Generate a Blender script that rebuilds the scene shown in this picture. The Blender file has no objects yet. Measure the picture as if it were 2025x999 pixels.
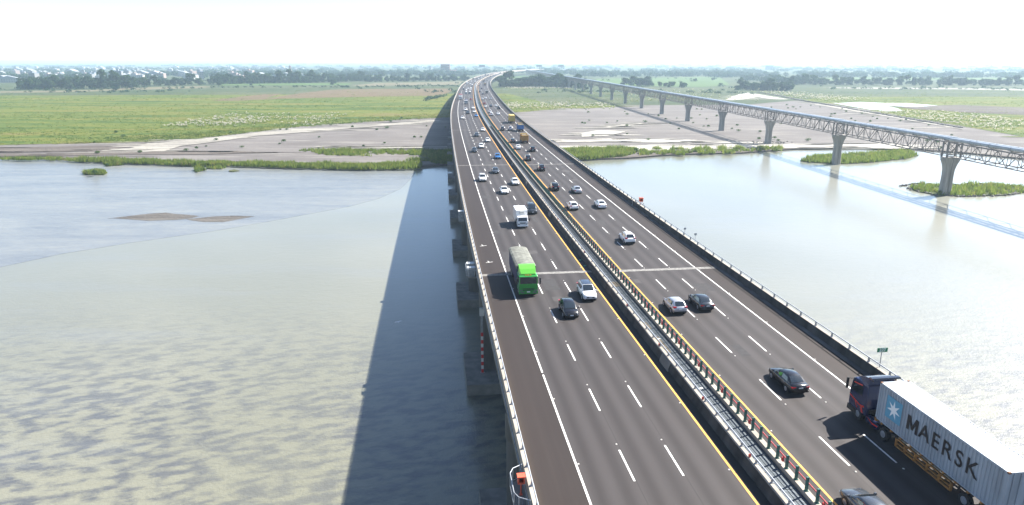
import bpy, bmesh, math, random
import numpy as np
from mathutils import Vector, Matrix
from mathutils.geometry import tessellate_polygon

SC = bpy.context.scene
COL = SC.collection
R = math.radians
rng = np.random.default_rng(7)
random.seed(7)

# ------------------------------------------------------------------ camera
CAM_H = 28.3632          # metres above the carriageway (z = 0 is the road surface)
cam_d = bpy.data.cameras.new('camera')
cam = bpy.data.objects.new('camera', cam_d); COL.objects.link(cam)
cam.location = (0, 0, CAM_H)
cam.rotation_euler = (math.pi / 2 - 0.2753, 0, 0)
cam_d.sensor_width = 36.0
cam_d.lens = 1340.033 * 36.0 / 2025.0
cam_d.clip_start = 0.5
cam_d.clip_end = 60000
SC.camera = cam
SC.render.resolution_x, SC.render.resolution_y = 1024, 505

# ------------------------------------------------------------------ sky, sun, exposure
SUN_DIR = Vector((0.910, 0.503, 1.0)).normalized()
SUN_EL = math.asin(SUN_DIR.z)
SUN_AZ = math.atan2(SUN_DIR.x, SUN_DIR.y)
world = bpy.data.worlds.new('World'); SC.world = world
world.use_nodes = True
wn = world.node_tree.nodes; wl = world.node_tree.links
sky = wn.new('ShaderNodeTexSky'); sky.sky_type = 'NISHITA'; sky.sun_disc = False
sky.sun_elevation = SUN_EL; sky.sun_rotation = SUN_AZ
sky.air_density = 0.75; sky.dust_density = 0.4; sky.ozone_density = 0.8; sky.altitude = 0
bg = wn['Background']; bg.inputs['Strength'].default_value = 0.075
wl.new(sky.outputs[0], bg.inputs['Color'])
sun_d = bpy.data.lights.new('sun', 'SUN'); sun_d.energy = 5.0; sun_d.angle = R(0.55); sun_d.color = (1.0, 0.945, 0.86)
sun = bpy.data.objects.new('sun', sun_d); COL.objects.link(sun)
sun.rotation_euler = (-SUN_DIR).to_track_quat('-Z', 'Y').to_euler()
sun.location = (60, 40, 90)
SC.view_settings.view_transform = 'Standard'; SC.view_settings.look = 'None'
SC.view_settings.gamma = 1.0; SC.view_settings.use_curve_mapping = False
SC.view_settings.exposure = 1.7
cy = SC.cycles
cy.use_denoising = True
try: cy.denoiser = 'OPENIMAGEDENOISE'
except Exception: pass
cy.max_bounces = 6; cy.diffuse_bounces = 3; cy.glossy_bounces = 3; cy.transmission_bounces = 2
cy.transparent_max_bounces = 4; cy.volume_bounces = 1
cy.sample_clamp_indirect = 4.0; cy.sample_clamp_direct = 12.0
cy.caustics_reflective = False; cy.caustics_refractive = False

# ------------------------------------------------------------------ tags
def tag(o, label=None, cat=None, group=None, kind=None):
    if label: o['label'] = label
    if cat: o['category'] = cat
    if group: o['group'] = group
    if kind: o['kind'] = kind
    return o

def empty(name, loc=(0, 0, 0), rz=0.0, label=None, cat=None, group=None, parent=None):
    o = bpy.data.objects.new(name, None); COL.objects.link(o)
    o.location = loc; o.rotation_euler = (0, 0, rz); o.empty_display_size = 0.3
    if parent: o.parent = parent
    return tag(o, label, cat, group)

# ------------------------------------------------------------------ materials
def mat(name, col, rough=0.6, metal=0.0, var=0.0, scale=3.0, col2=None, bump=0.0, bscale=None, coat=0.0,
        detail=4.0, spec=0.5, stretch=None, emit=0.0, coords='Object', ramp=(0.35, 0.65)):
    m = bpy.data.materials.new(name); m.use_nodes = True
    nt = m.node_tree; b = nt.nodes['Principled BSDF']
    b.inputs['Roughness'].default_value = rough; b.inputs['Metallic'].default_value = metal
    b.inputs['Specular IOR Level'].default_value = spec
    if coat: b.inputs['Coat Weight'].default_value = coat; b.inputs['Coat Roughness'].default_value = 0.05
    b.inputs['Base Color'].default_value = (*col, 1)
    if emit:
        b.inputs['Emission Color'].default_value = (*col, 1); b.inputs['Emission Strength'].default_value = emit
    if var or col2 or bump:
        tc = nt.nodes.new('ShaderNodeTexCoord'); mp = nt.nodes.new('ShaderNodeMapping')
        nt.links.new(tc.outputs[coords], mp.inputs[0])
        if stretch: mp.inputs['Scale'].default_value = stretch
        n = nt.nodes.new('ShaderNodeTexNoise'); n.inputs['Scale'].default_value = scale; n.inputs['Detail'].default_value = detail
        nt.links.new(mp.outputs[0], n.inputs['Vector'])
        if var or col2:
            cr = nt.nodes.new('ShaderNodeValToRGB')
            c2 = col2 if col2 else tuple(min(1, c * (1 + var)) for c in col)
            c1 = col if col2 else tuple(c * (1 - var) for c in col)
            cr.color_ramp.elements[0].position = ramp[0]; cr.color_ramp.elements[1].position = ramp[1]
            cr.color_ramp.elements[0].color = (*c1, 1); cr.color_ramp.elements[1].color = (*c2, 1)
            nt.links.new(n.outputs['Fac'], cr.inputs[0]); nt.links.new(cr.outputs[0], b.inputs['Base Color'])
        if bump:
            bp = nt.nodes.new('ShaderNodeBump'); bp.inputs['Strength'].default_value = bump
            if bscale:
                n2 = nt.nodes.new('ShaderNodeTexNoise'); n2.inputs['Scale'].default_value = bscale; n2.inputs['Detail'].default_value = 3
                nt.links.new(mp.outputs[0], n2.inputs['Vector']); nt.links.new(n2.outputs['Fac'], bp.inputs['Height'])
            else: nt.links.new(n.outputs['Fac'], bp.inputs['Height'])
            nt.links.new(bp.outputs[0], b.inputs['Normal'])
    return m

class NT:
    """tiny node-graph helper"""
    def __init__(s, name):
        s.m = bpy.data.materials.new(name); s.m.use_nodes = True
        s.t = s.m.node_tree; s.b = s.t.nodes['Principled BSDF']
    def n(s, typ, **kw):
        x = s.t.nodes.new(typ)
        for k, v in kw.items():
            if k.startswith('i_'): x.inputs[k[2:].replace('_', ' ')].default_value = v
            else: setattr(x, k, v)
        return x
    def l(s, a, b): s.t.links.new(a, b)
    def math(s, op, a, b=None, clamp=False):
        x = s.t.nodes.new('ShaderNodeMath'); x.operation = op; x.use_clamp = clamp
        for i, v in enumerate((a, b)):
            if v is None: continue
            if hasattr(v, 'is_output'): s.l(v, x.inputs[i])
            else: x.inputs[i].default_value = v
        return x.outputs[0]
    def mix(s, f, a, b, blend='MIX'):
        x = s.t.nodes.new('ShaderNodeMix'); x.data_type = 'RGBA'; x.blend_type = blend
        for i, v in ((0, f), (6, a), (7, b)):
            if hasattr(v, 'is_output'): s.l(v, x.inputs[i])
            elif i == 0: x.inputs[0].default_value = v
            else: x.inputs[i].default_value = (*v, 1) if len(v) == 3 else v
        return x.outputs[2]
    def noise(s, vec, scale, detail=4.0, rough=0.5, stretch=None, dist=0.0):
        if stretch:
            mp = s.t.nodes.new('ShaderNodeMapping'); mp.inputs['Scale'].default_value = stretch
            s.l(vec, mp.inputs[0]); vec = mp.outputs[0]
        x = s.t.nodes.new('ShaderNodeTexNoise'); x.inputs['Scale'].default_value = scale
        x.inputs['Detail'].default_value = detail; x.inputs['Roughness'].default_value = rough; x.inputs['Distortion'].default_value = dist
        s.l(vec, x.inputs['Vector']); return x.outputs['Fac']
    def ramp(s, fac, stops):
        x = s.t.nodes.new('ShaderNodeValToRGB'); e = x.color_ramp.elements
        while len(e) < len(stops): e.new(0.5)
        for i, (p, c) in enumerate(stops): e[i].position = p; e[i].color = (*c, 1) if len(c) == 3 else c
        s.l(fac, x.inputs[0]); return x.outputs[0]
    def rng(s, v, a, b, c=0.0, d=1.0):
        x = s.t.nodes.new('ShaderNodeMapRange'); x.interpolation_type = 'SMOOTHSTEP'
        for i, q in enumerate((a, b, c, d)): x.inputs[i + 1].default_value = q
        s.l(v, x.inputs[0]); return x.outputs[0]
    def coord(s, which='Object'): return s.n('ShaderNodeTexCoord').outputs[which]
    def bump(s, h, strength, dist=1.0):
        x = s.t.nodes.new('ShaderNodeBump'); x.inputs['Strength'].default_value = strength; x.inputs['Distance'].default_value = dist
        s.l(h, x.inputs['Height']); s.l(x.outputs[0], s.b.inputs['Normal'])
    def base(s, c): s.l(c, s.b.inputs['Base Color'])
    def set(s, **kw):
        for k, v in kw.items(): s.b.inputs[k.replace('_', ' ')].default_value = v
        return s.m

# ------------------------------------------------------------------ mesh builder
class MB:
    def __init__(s): s.v = []; s.f = []; s.m = []; s.sm = []
    def add(s, vs, fs, mi=0, smooth=False):
        b = len(s.v); s.v.extend([tuple(p) for p in vs])
        for f in fs: s.f.append(tuple(b + i for i in f)); s.m.append(mi); s.sm.append(smooth)
        return s
    def box(s, x0, x1, y0, y1, z0, z1, mi=0, tx=0.0, ty=0.0):
        """box; tx, ty pull the top in on each side"""
        return s.add([(x0, y0, z0), (x1, y0, z0), (x1, y1, z0), (x0, y1, z0),
                      (x0 + tx, y0 + ty, z1), (x1 - tx, y0 + ty, z1), (x1 - tx, y1 - ty, z1), (x0 + tx, y1 - ty, z1)],
                     [(3, 2, 1, 0), (4, 5, 6, 7), (0, 1, 5, 4), (1, 2, 6, 5), (2, 3, 7, 6), (3, 0, 4, 7)], mi)
    def bar(s, a, b, w, h=None, mi=0, up=(0, 0, 1)):
        a = Vector(a); b = Vector(b); d = (b - a).normalized(); h = h or w
        u = Vector(up)
        if abs(d.dot(u)) > 0.97: u = Vector((0, 1, 0))
        x = d.cross(u).normalized() * w / 2; y = x.cross(d).normalized() * h / 2
        return s.add([a - x - y, a + x - y, a + x + y, a - x + y, b - x - y, b + x - y, b + x + y, b - x + y],
                     [(0, 1, 2, 3), (7, 6, 5, 4), (4, 5, 1, 0), (5, 6, 2, 1), (6, 7, 3, 2), (7, 4, 0, 3)], mi)
    def tube(s, a, b, r0, r1=None, n=8, mi=0, caps=True, smooth=True):
        a = Vector(a); b = Vector(b); d = (b - a).normalized(); r1 = r0 if r1 is None else r1
        u = Vector((0, 0, 1)) if abs(d.z) < 0.9 else Vector((0, 1, 0))
        x = d.cross(u).normalized(); y = d.cross(x).normalized(); vs = []
        for c, r in ((a, r0), (b, r1)):
            for i in range(n):
                t = 2 * math.pi * i / n; vs.append(c + x * math.cos(t) * r + y * math.sin(t) * r)
        s.add(vs, [(i, i + n, (i + 1) % n + n, (i + 1) % n) for i in range(n)], mi, smooth)
        if caps: s.add(vs, [tuple(range(n)), tuple(range(2 * n - 1, n - 1, -1))], mi)
        return s
    def prism(s, poly, axis, a0, a1, mi=0, smooth=False):
        """extrude a polygon (2-D) along axis 'x','y' or 'z'"""
        def P(p, t):
            return {'x': (t, p[0], p[1]), 'y': (p[0], t, p[1]), 'z': (p[0], p[1], t)}[axis]
        n = len(poly); vs = [P(p, a0) for p in poly] + [P(p, a1) for p in poly]
        s.add(vs, [(i, (i + 1) % n, (i + 1) % n + n, i + n) for i in range(n)], mi, smooth)
        return s.add(vs, [tuple(range(n - 1, -1, -1)), tuple(range(n, 2 * n))], mi)
    def loft(s, rings, mi=0, smooth=True, closed=True, cap=True):
        n = len(rings[0]); vs = [p for r in rings for p in r]; fs = []
        for k in range(len(rings) - 1):
            for i in range(n if closed else n - 1):
                j = (i + 1) % n; fs.append((k * n + i, k * n + j, (k + 1) * n + j, (k + 1) * n + i))
        s.add(vs, fs, mi, smooth)
        if cap: s.add(vs, [tuple(range(n - 1, -1, -1)), tuple((len(rings) - 1) * n + i for i in range(n))], mi)
        return s
    def mesh(s, name, mats):
        me = bpy.data.meshes.new(name); me.from_pydata(s.v, [], s.f)
        for m in (mats if isinstance(mats, (list, tuple)) else [mats]): me.materials.append(m)
        me.polygons.foreach_set('material_index', s.m); me.polygons.foreach_set('use_smooth', s.sm)
        bm = bmesh.new(); bm.from_mesh(me); bmesh.ops.recalc_face_normals(bm, faces=bm.faces); bm.to_mesh(me); bm.free()
        me.update(); return me
    def build(s, name, mats, parent=None, loc=(0, 0, 0), rz=0.0):
        return link(name, s.mesh(name, mats), parent, loc, rz)

def link(name, me, parent=None, loc=(0, 0, 0), rz=0.0):
    o = bpy.data.objects.new(name, me); COL.objects.link(o); o.location = loc; o.rotation_euler = (0, 0, rz)
    if parent: o.parent = parent
    return o

KIDS = {}
def copy_tree(o, loc, rz, parent=None, swap=None):
    """a thing with its parts and sub-parts; swap maps material names to other materials (new mesh data where used)"""
    c = o.copy(); COL.objects.link(c)
    if parent is None: c.location = loc; c.rotation_euler = (0, 0, rz)
    else: c.parent = parent; c.matrix_parent_inverse = o.matrix_parent_inverse.copy()
    if swap and c.type == 'MESH': c.data = swap_mesh(c.data, swap)
    for ch in o.children: copy_tree(ch, None, 0, c, swap)
    return c
SWAPPED = {}
def swap_mesh(me, swap):
    if not any(m and m.name in swap for m in me.materials): return me
    key = (me.name, tuple(sorted((k, v.name) for k, v in swap.items())))
    if key not in SWAPPED:
        n = me.copy()
        for i, m in enumerate(n.materials):
            if m and m.name in swap: n.materials[i] = swap[m.name]
        SWAPPED[key] = n
    return SWAPPED[key]

def np_mesh(name, verts, tris, mats, mat_idx=None, tint=None, smooth=False):
    """big triangle soup from numpy arrays; tint is one 0..1 number per vertex"""
    me = bpy.data.meshes.new(name); nv, nf = len(verts), len(tris)
    me.vertices.add(nv); me.vertices.foreach_set('co', np.asarray(verts, np.float32).ravel())
    me.loops.add(nf * 3); me.loops.foreach_set('vertex_index', np.asarray(tris, np.int32).ravel())
    me.polygons.add(nf); me.polygons.foreach_set('loop_start', np.arange(0, nf * 3, 3, dtype=np.int32))
    try: me.polygons.foreach_set('loop_total', np.full(nf, 3, np.int32))
    except Exception: pass
    for m in (mats if isinstance(mats, (list, tuple)) else [mats]): me.materials.append(m)
    if mat_idx is not None: me.polygons.foreach_set('material_index', np.asarray(mat_idx, np.int32))
    me.polygons.foreach_set('use_smooth', np.full(nf, smooth))
    me.update(calc_edges=True)
    if tint is not None:
        a = me.attributes.new('tint', 'FLOAT', 'POINT'); a.data.foreach_set('value', np.asarray(tint, np.float32))
    return me

# ------------------------------------------------------------------ the highway's line
ROAD = {'x0': 5.0933, 'psi0': -0.11962, 'knots': [-20.0, 80.0, 200.0, 350.0, 550.0, 800.0, 1200.0, 1800.0, 2600.0], 'ks': [6.176e-05, 0.00013319, 5.848e-05, 0.00020521, 2.56e-06, 0.00015726, 8.591e-05, 0.00020775, 0.00020781]}
CAM = [1340.033, 0.2753, 28.3632]
SHORE = [(-311.9, 318.5),(-238.1, 315.1),(-206.8, 311.7),(-185.3, 305.2),(-169.9, 302.1),(-149.6, 297.4),(-126.7, 295.9),(-112.4, 292.9),(-84.4, 287.2),(-58.1, 284.3),(-39.0, 287.2),(-32.2, 291.5),(-26.4, 297.4),(-5.1, 302.1),(15.4, 305.2),(29.4, 309.3),(39.0, 311.7),(51.1, 315.1),(60.0, 318.5),(69.4, 323.8),(82.8, 329.3),(96.1, 333.0),(114.1, 334.9),(129.4, 342.7),(148.0, 350.9),(157.8, 361.6),(176.0, 366.1),(190.0, 361.6),(204.5, 353.0),(214.7, 344.7),(222.8, 336.8),(234.6, 318.5),(251.8, 283.0),(268.9, 239.4)]
ZONES = {'meadow_left': [(-344.8, 353.6),(-274.0, 364.7),(-244.9, 371.7),(-225.7, 377.5),(-203.1, 380.4),(-191.1, 389.6),(-177.2, 405.8),(-162.6, 438.5),(-145.3, 473.7),(-118.3, 501.8),(-87.2, 528.7),(-59.9, 553.2),(-46.1, 558.4),(-21.7, 563.7),(-15.6, 775.2),(-23.2, 1161.8),(-98.6, 1207.9),(-335.1, 1119.1),(-661.6, 1024.8),(-930.8, 975.4)], 'meadow_right': [(-12.0, 597.6),(-0.2, 603.6),(14.7, 618.6),(44.6, 659.5),(66.0, 656.6),(96.5, 678.9),(119.6, 719.6),(154.9, 785.3),(172.3, 765.4),(204.7, 785.3),(233.9, 828.5),(271.7, 916.4),(305.4, 959.9),(342.4, 1007.8),(369.1, 975.4),(337.2, 828.5),(337.5, 765.4),(335.0, 686.7),(323.0, 603.6),(312.4, 497.6),(310.0, 473.7),(304.1, 416.7),(296.2, 335.2),(1046.0, 1119.1),(742.1, 1150.9),(590.8, 1184.4),(484.5, 1220.0),(409.6, 1207.9),(320.6, 1140.1),(242.4, 1161.8),(158.1, 1161.8),(73.8, 1161.8),(-10.7, 1184.4),(-32.2, 1184.4)], 'brown_field': [(-287.1, 806.3),(-290.9, 882.9),(-292.5, 975.4),(-284.2, 1079.4),(-260.6, 1113.0),(-234.4, 1119.1),(-95.6, 1140.1),(-86.7, 1060.6),(-89.7, 930.4),(-100.2, 902.7),(-180.3, 876.5),(-246.3, 840.0),(-271.3, 822.8)], 'brown_field2': [(-344.8, 889.4),(-335.8, 944.9),(-315.9, 959.9),(-307.1, 902.7),(-289.0, 811.8),(-310.7, 785.3),(-339.3, 785.3)], 'tan_field': [(-294.1, 1257.8),(-283.2, 1435.2),(-144.4, 1505.9),(-109.0, 1543.8),(-103.3, 1326.1),(-197.8, 1284.3),(-264.1, 1244.9)], 'tan_path': [(-888.1, 1007.8),(-684.5, 1060.6),(-654.4, 1089.1),(-623.5, 1119.1),(-600.1, 1079.4),(-619.9, 1024.8),(-645.5, 999.5),(-833.4, 944.9)], 'tan_strip': [(-655.2, 1184.4),(-558.6, 1257.8),(-511.7, 1232.3),(-516.4, 1161.8),(-568.5, 1098.9),(-629.3, 1129.5)], 'crop_a': [(-606.6, 1717.0),(-542.4, 1818.8),(-432.6, 1469.7),(-501.9, 1418.5),(-568.6, 1370.8),(-609.2, 1469.7)], 'crop_b': [(-562.3, 1355.6),(-425.8, 1425.1),(-317.4, 1402.2),(-306.6, 1311.9),(-421.3, 1284.3),(-533.0, 1284.3)], 'crop_c': [(213.9, 1766.4),(587.8, 1996.3),(411.2, 1311.9),(330.8, 1207.9),(234.8, 1257.8),(170.1, 1402.2)], 'crop_d': [(-360.8, 1766.4),(-209.8, 1903.5),(-162.3, 1996.3),(-111.8, 1874.4),(-256.7, 1670.2),(-332.3, 1625.8)], 'crop_e': [(540.7, 1670.2),(960.6, 1933.4),(1203.8, 1874.4),(1519.5, 1933.4),(1313.9, 1670.2),(938.7, 1647.7),(627.5, 1583.8)], 'crop_f': [(-34.7, 2135.0),(75.9, 2211.8),(71.4, 1996.3),(-3.2, 1766.4),(-34.1, 1717.0)], 'pale_strip': [(518.1, 1175.3),(593.1, 1189.1),(749.1, 1161.8),(867.7, 1098.9),(823.6, 1042.4),(708.9, 1098.9),(563.7, 1129.5)], 'pond': [(347.8, 746.4),(380.0, 765.4),(396.3, 746.4),(418.1, 746.4),(431.2, 694.7),(396.4, 671.4),(374.8, 690.7),(366.2, 656.6),(352.1, 622.5),(337.2, 616.1),(332.6, 642.6),(338.8, 694.7)], 'gravel_spit': [(374.8, 690.7),(396.4, 671.4),(431.2, 694.7),(456.2, 702.8),(498.3, 656.6),(433.1, 569.1),(392.9, 603.6),(385.6, 629.1),(370.3, 642.6)], 'pale_sand': [(25.0, 386.5),(54.2, 390.3),(82.8, 389.1),(125.7, 379.0),(136.1, 376.5),(123.4, 371.7),(80.2, 376.5),(47.0, 379.0),(24.4, 376.5)], 'pale_sand2': [(23.0, 353.6),(41.7, 356.9),(77.1, 361.3),(118.4, 364.7),(161.0, 369.4),(177.9, 370.5),(206.1, 371.7),(213.5, 351.5),(194.1, 349.4),(182.7, 358.0),(154.3, 353.6),(126.6, 349.4),(95.4, 349.4),(65.3, 341.2),(45.8, 347.3)], 'pale_sand3': [(56.4, 462.6),(78.3, 489.4),(96.5, 499.7),(80.0, 477.5),(60.1, 459.0)], 'pale_sand4': [(43.9, 432.0),(55.0, 445.1),(72.0, 438.5),(57.4, 413.8),(41.5, 408.0)], 'pale_sand5': [(338.3, 991.3),(333.4, 902.7),(326.1, 817.3),(308.2, 817.3),(311.1, 876.5),(275.5, 817.3),(248.0, 795.7),(286.5, 889.4),(319.4, 959.9)], 'pale_sand6': [(-194.2, 341.2),(-196.4, 371.7),(-175.2, 399.7),(-159.2, 428.9),(-138.8, 451.9),(-109.0, 473.7),(-78.4, 501.8),(-57.5, 519.4),(-53.5, 510.5),(-75.9, 485.4),(-121.4, 441.8),(-152.7, 410.9),(-163.6, 379.0),(-174.5, 360.2),(-173.2, 341.2),(-181.3, 337.2)], 'pale_sand7': [(-95.0, 356.9),(-84.1, 362.5),(-45.2, 354.7),(-30.9, 353.6),(-30.4, 348.3),(-70.7, 349.4),(-84.2, 351.5)], 'pale_sand8': [(318.1, 741.8),(320.6, 656.6),(315.0, 574.6),(302.6, 462.6),(295.8, 451.9),(303.6, 561.1),(305.9, 635.7),(308.7, 719.6)], 'mud': [(-292.7, 324.0),(-218.0, 329.5),(-212.4, 343.2),(-180.8, 341.2),(-141.1, 337.2),(-112.9, 335.2),(-143.8, 325.8),(-184.1, 324.0),(-211.0, 318.6),(-283.5, 313.4)], 'mud2': [(-313.0, 347.3),(-236.2, 358.0),(-203.7, 364.7),(-197.9, 369.4),(-200.6, 349.4),(-225.4, 341.2),(-297.5, 329.5)], 'island': [(131.7, 308.4),(139.6, 318.5),(153.9, 329.3),(170.5, 333.0),(189.5, 340.7),(200.2, 341.7),(196.0, 327.4),(182.8, 315.1),(160.5, 303.6),(144.8, 299.0),(135.6, 303.6)], 'island2': [(142.8, 241.4),(153.3, 248.8),(158.2, 244.5),(171.3, 247.7),(182.9, 245.6),(185.8, 239.4),(178.3, 231.6),(166.5, 226.1),(151.0, 224.3),(144.0, 227.0),(141.7, 233.5)], 'sandbar': [(-117.6, 192.2),(-114.2, 194.8),(-108.9, 199.0),(-105.2, 200.8),(-101.3, 199.0),(-92.9, 195.5),(-93.9, 192.8),(-97.1, 190.2),(-104.4, 188.9),(-111.3, 190.8)], 'sandbar2': [(-92.6, 190.8),(-86.4, 194.2),(-81.5, 194.8),(-75.0, 193.8),(-77.9, 191.5),(-81.5, 187.6),(-86.8, 188.3)], 'islet': [(-174.0, 273.6),(-172.8, 280.2),(-165.9, 276.2),(-163.6, 269.8),(-170.7, 269.8)], 'islet2': [(-132.7, 281.6),(-132.8, 285.7),(-128.2, 281.6),(-128.6, 276.2)], 'islet3': [(-144.1, 292.9),(-142.5, 299.0),(-134.7, 299.0),(-129.9, 292.9),(-135.2, 290.0)], 'islet4': [(-181.0, 300.5),(-178.9, 302.1),(-169.9, 295.9),(-175.5, 292.9)], 'islet5': [(-129.4, 285.7),(-127.6, 290.0),(-122.1, 290.0),(-122.0, 284.3)], 'islet6': [(-117.6, 278.9),(-116.2, 281.6),(-112.4, 278.9),(-114.3, 276.9)], 'reed_a': [(-199.6, 310.0),(-178.7, 310.0),(-153.9, 301.9),(-127.8, 298.8),(-100.0, 295.7),(-68.4, 292.7),(-40.1, 297.2),(-38.4, 282.6),(-57.1, 279.8),(-83.1, 282.6),(-110.6, 288.2),(-124.7, 291.2),(-147.2, 292.7),(-167.2, 297.2),(-195.5, 303.5)], 'reed_b': [(-113.5, 337.2),(-101.3, 347.3),(-79.7, 343.2),(-28.5, 341.2),(-26.6, 316.9),(-35.7, 313.4),(-51.9, 327.7),(-65.1, 320.4),(-87.5, 324.0),(-101.8, 331.4)], 'reed_c': [(19.7, 341.2),(43.2, 347.3),(61.7, 349.4),(62.2, 335.2),(51.7, 318.6),(34.1, 310.0),(28.2, 308.4),(25.7, 320.4)], 'reed_d': [(65.6, 349.4),(101.8, 353.6),(139.4, 355.8),(136.4, 341.2),(100.0, 329.5),(69.0, 322.2),(59.7, 316.9)], 'reed_e': [(-48.7, 306.7),(-26.3, 313.4),(-12.3, 313.4),(-11.6, 295.7),(-26.1, 294.2),(-33.4, 297.2),(-36.8, 303.5)], 'reed_f': [(-298.3, 316.9),(-207.7, 313.4),(-199.6, 310.0),(-195.5, 303.5),(-203.5, 306.7),(-293.6, 311.7)], 'plume_a': [(-236.3, 469.9),(-237.9, 528.7),(-183.7, 553.2),(-158.5, 580.2),(-138.2, 603.6),(-134.6, 569.1),(-169.8, 510.5),(-198.6, 462.6)], 'plume_b': [(-11.8, 719.6),(53.1, 746.4),(72.3, 719.6),(99.7, 728.3),(88.1, 678.9),(42.9, 671.4),(-0.2, 635.7)], 'plume_c': [(-10.7, 1184.4),(94.2, 1207.9),(95.5, 1119.1),(-2.0, 1098.9)], 'plume_d': [(410.1, 959.9),(427.1, 828.5),(350.4, 765.4),(339.7, 851.8),(354.0, 1042.4)], 'plume_e': [(344.2, 629.1),(392.9, 603.6),(386.9, 533.4),(306.3, 419.7),(312.4, 477.5),(311.7, 506.1)], 'plume_f': [(123.0, 775.2),(240.4, 1042.4),(345.5, 1140.1),(313.1, 1007.8),(189.1, 817.3),(158.9, 785.3)], 'edge_a': [(-331.6, 353.6),(-243.4, 369.4),(-202.4, 379.0),(-177.0, 405.2),(-144.2, 469.9),(-86.4, 524.0),(-48.1, 553.2),(-52.4, 603.6),(-103.5, 558.4),(-154.8, 510.5),(-189.9, 441.8),(-216.5, 410.9),(-259.3, 394.3),(-354.6, 379.0)]}
SHRUBS = [(-125.2, 367.2),(-125.9, 376.3),(-113.2, 401.2),(-106.8, 459.1),(-88.1, 446.6),(-83.0, 454.9),(-78.0, 358.0),(-69.0, 368.9),(-53.3, 401.2),(-56.5, 395.9),(-58.8, 472.4),(-147.2, 448.2),(-151.0, 446.6),(-125.6, 476.9),(-89.3, 506.3),(-85.5, 533.7),(-45.0, 463.5),(-35.8, 409.2),(-200.7, 328.8),(-166.3, 383.5),(-163.1, 340.4),(-160.1, 345.3),(-160.7, 358.0),(-139.9, 352.8),(-181.9, 332.0),(-174.1, 423.5),(-230.5, 405.9),(-244.8, 423.5),(-185.6, 434.8),(96.0, 574.7),(99.4, 608.1),(78.7, 470.6),(68.7, 497.0),(77.3, 505.0),(113.4, 493.0),(96.9, 501.0),(117.5, 526.3),(128.1, 535.3),(130.9, 497.0),(108.7, 446.9),(70.6, 419.6),(77.5, 387.9),(48.4, 408.5),(57.6, 513.3),(66.5, 602.2),(67.6, 632.5),(175.5, 639.0),(155.2, 569.4),(171.0, 639.0),(148.8, 526.3),(166.1, 559.3),(117.8, 554.3),(115.7, 585.4),(139.3, 535.3),(133.7, 467.1),(130.5, 467.1),(52.3, 493.0),(50.0, 489.2),(156.8, 477.9),(144.6, 437.4),(156.1, 431.3),(190.1, 485.3),(145.5, 453.4),(265.3, 753.3),(249.7, 666.0),(279.2, 703.1),(260.2, 652.2),(277.6, 666.0),(300.3, 695.3),(296.6, 666.0),(265.2, 645.5),(270.7, 666.0),(308.3, 645.5),(271.1, 580.0),(256.3, 554.3),(291.4, 602.2),(263.8, 535.3),(166.1, 383.1),(141.2, 390.4),(150.9, 392.9),(149.4, 383.1),(261.0, 501.1),(264.8, 453.5),(290.1, 478.0),(264.3, 411.3),(294.1, 580.1),(290.1, 554.4),(279.1, 526.4),(263.9, 535.5),(256.1, 513.4),(266.1, 574.8),(269.8, 576.9),(289.9, 513.4),(294.8, 515.1),(292.4, 535.5),(312.6, 535.5),(232.9, 373.8),(229.0, 376.1),(221.0, 350.3),(-165.1, 266.7),(-175.4, 292.7),(-128.7, 275.7),(61.0, 335.2)]
BELTS = {'trees': [(-769.1, 1089.1),(-624.3, 1150.9)], 't2': [(-670.7, 1232.3),(-582.4, 1311.9)], 't3': [(-570.8, 1340.7),(-396.4, 1469.7)], 't4': [(-423.6, 1435.2),(-323.8, 1583.8)], 't5': [(-314.5, 1505.9),(-100.3, 1583.8)], 'w1': [(-24.1, 1207.9),(120.1, 1161.8)], 'r3': [(200.2, 1257.8),(249.8, 1232.3)], 'r4': [(247.1, 1184.4),(300.3, 1184.4)], 'r5': [(346.9, 1079.4),(422.2, 1042.4)], 'r6': [(511.1, 1311.9),(955.3, 1257.8)], 'f1': [(-829.8, 1874.4),(-127.2, 2135.0)], 'f2': [(-477.9, 2294.4),(-21.5, 2383.2)], 'f3': [(198.3, 1996.3),(681.9, 2063.3)], 'f4': [(541.4, 1933.4),(1463.6, 1933.4)], 'f5': [(-1206.3, 1583.8),(-860.8, 1670.2)], 'f6': [(-23.3, 2583.3),(335.5, 2479.2)], 'f7': [(524.4, 1583.8),(576.4, 1402.2)], 'f8': [(270.9, 2383.2),(908.7, 2583.3)], 'f9': [(-1062.0, 2063.3),(-658.8, 2211.8)]}
LONE = [(-517.9, 1232.3),(-472.9, 1257.8),(-232.6, 1670.2),(-335.2, 1311.9),(-624.2, 1435.2),(385.8, 1469.7),(384.0, 1284.3),(105.2, 1119.1),(117.7, 1098.9),(131.1, 1161.8),(391.9, 1042.4),(-604.3, 1060.6),(-14.3, 1583.8),(455.6, 1583.8)]
LANDMARK = [(-689.0, 2181.0),(-236.7, 2494.8),(-119.3, 2780.3),(112.4, 2913.6),(202.7, 2913.6),(1320.5, 3603.9),(36.8, 2913.6)]
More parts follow.
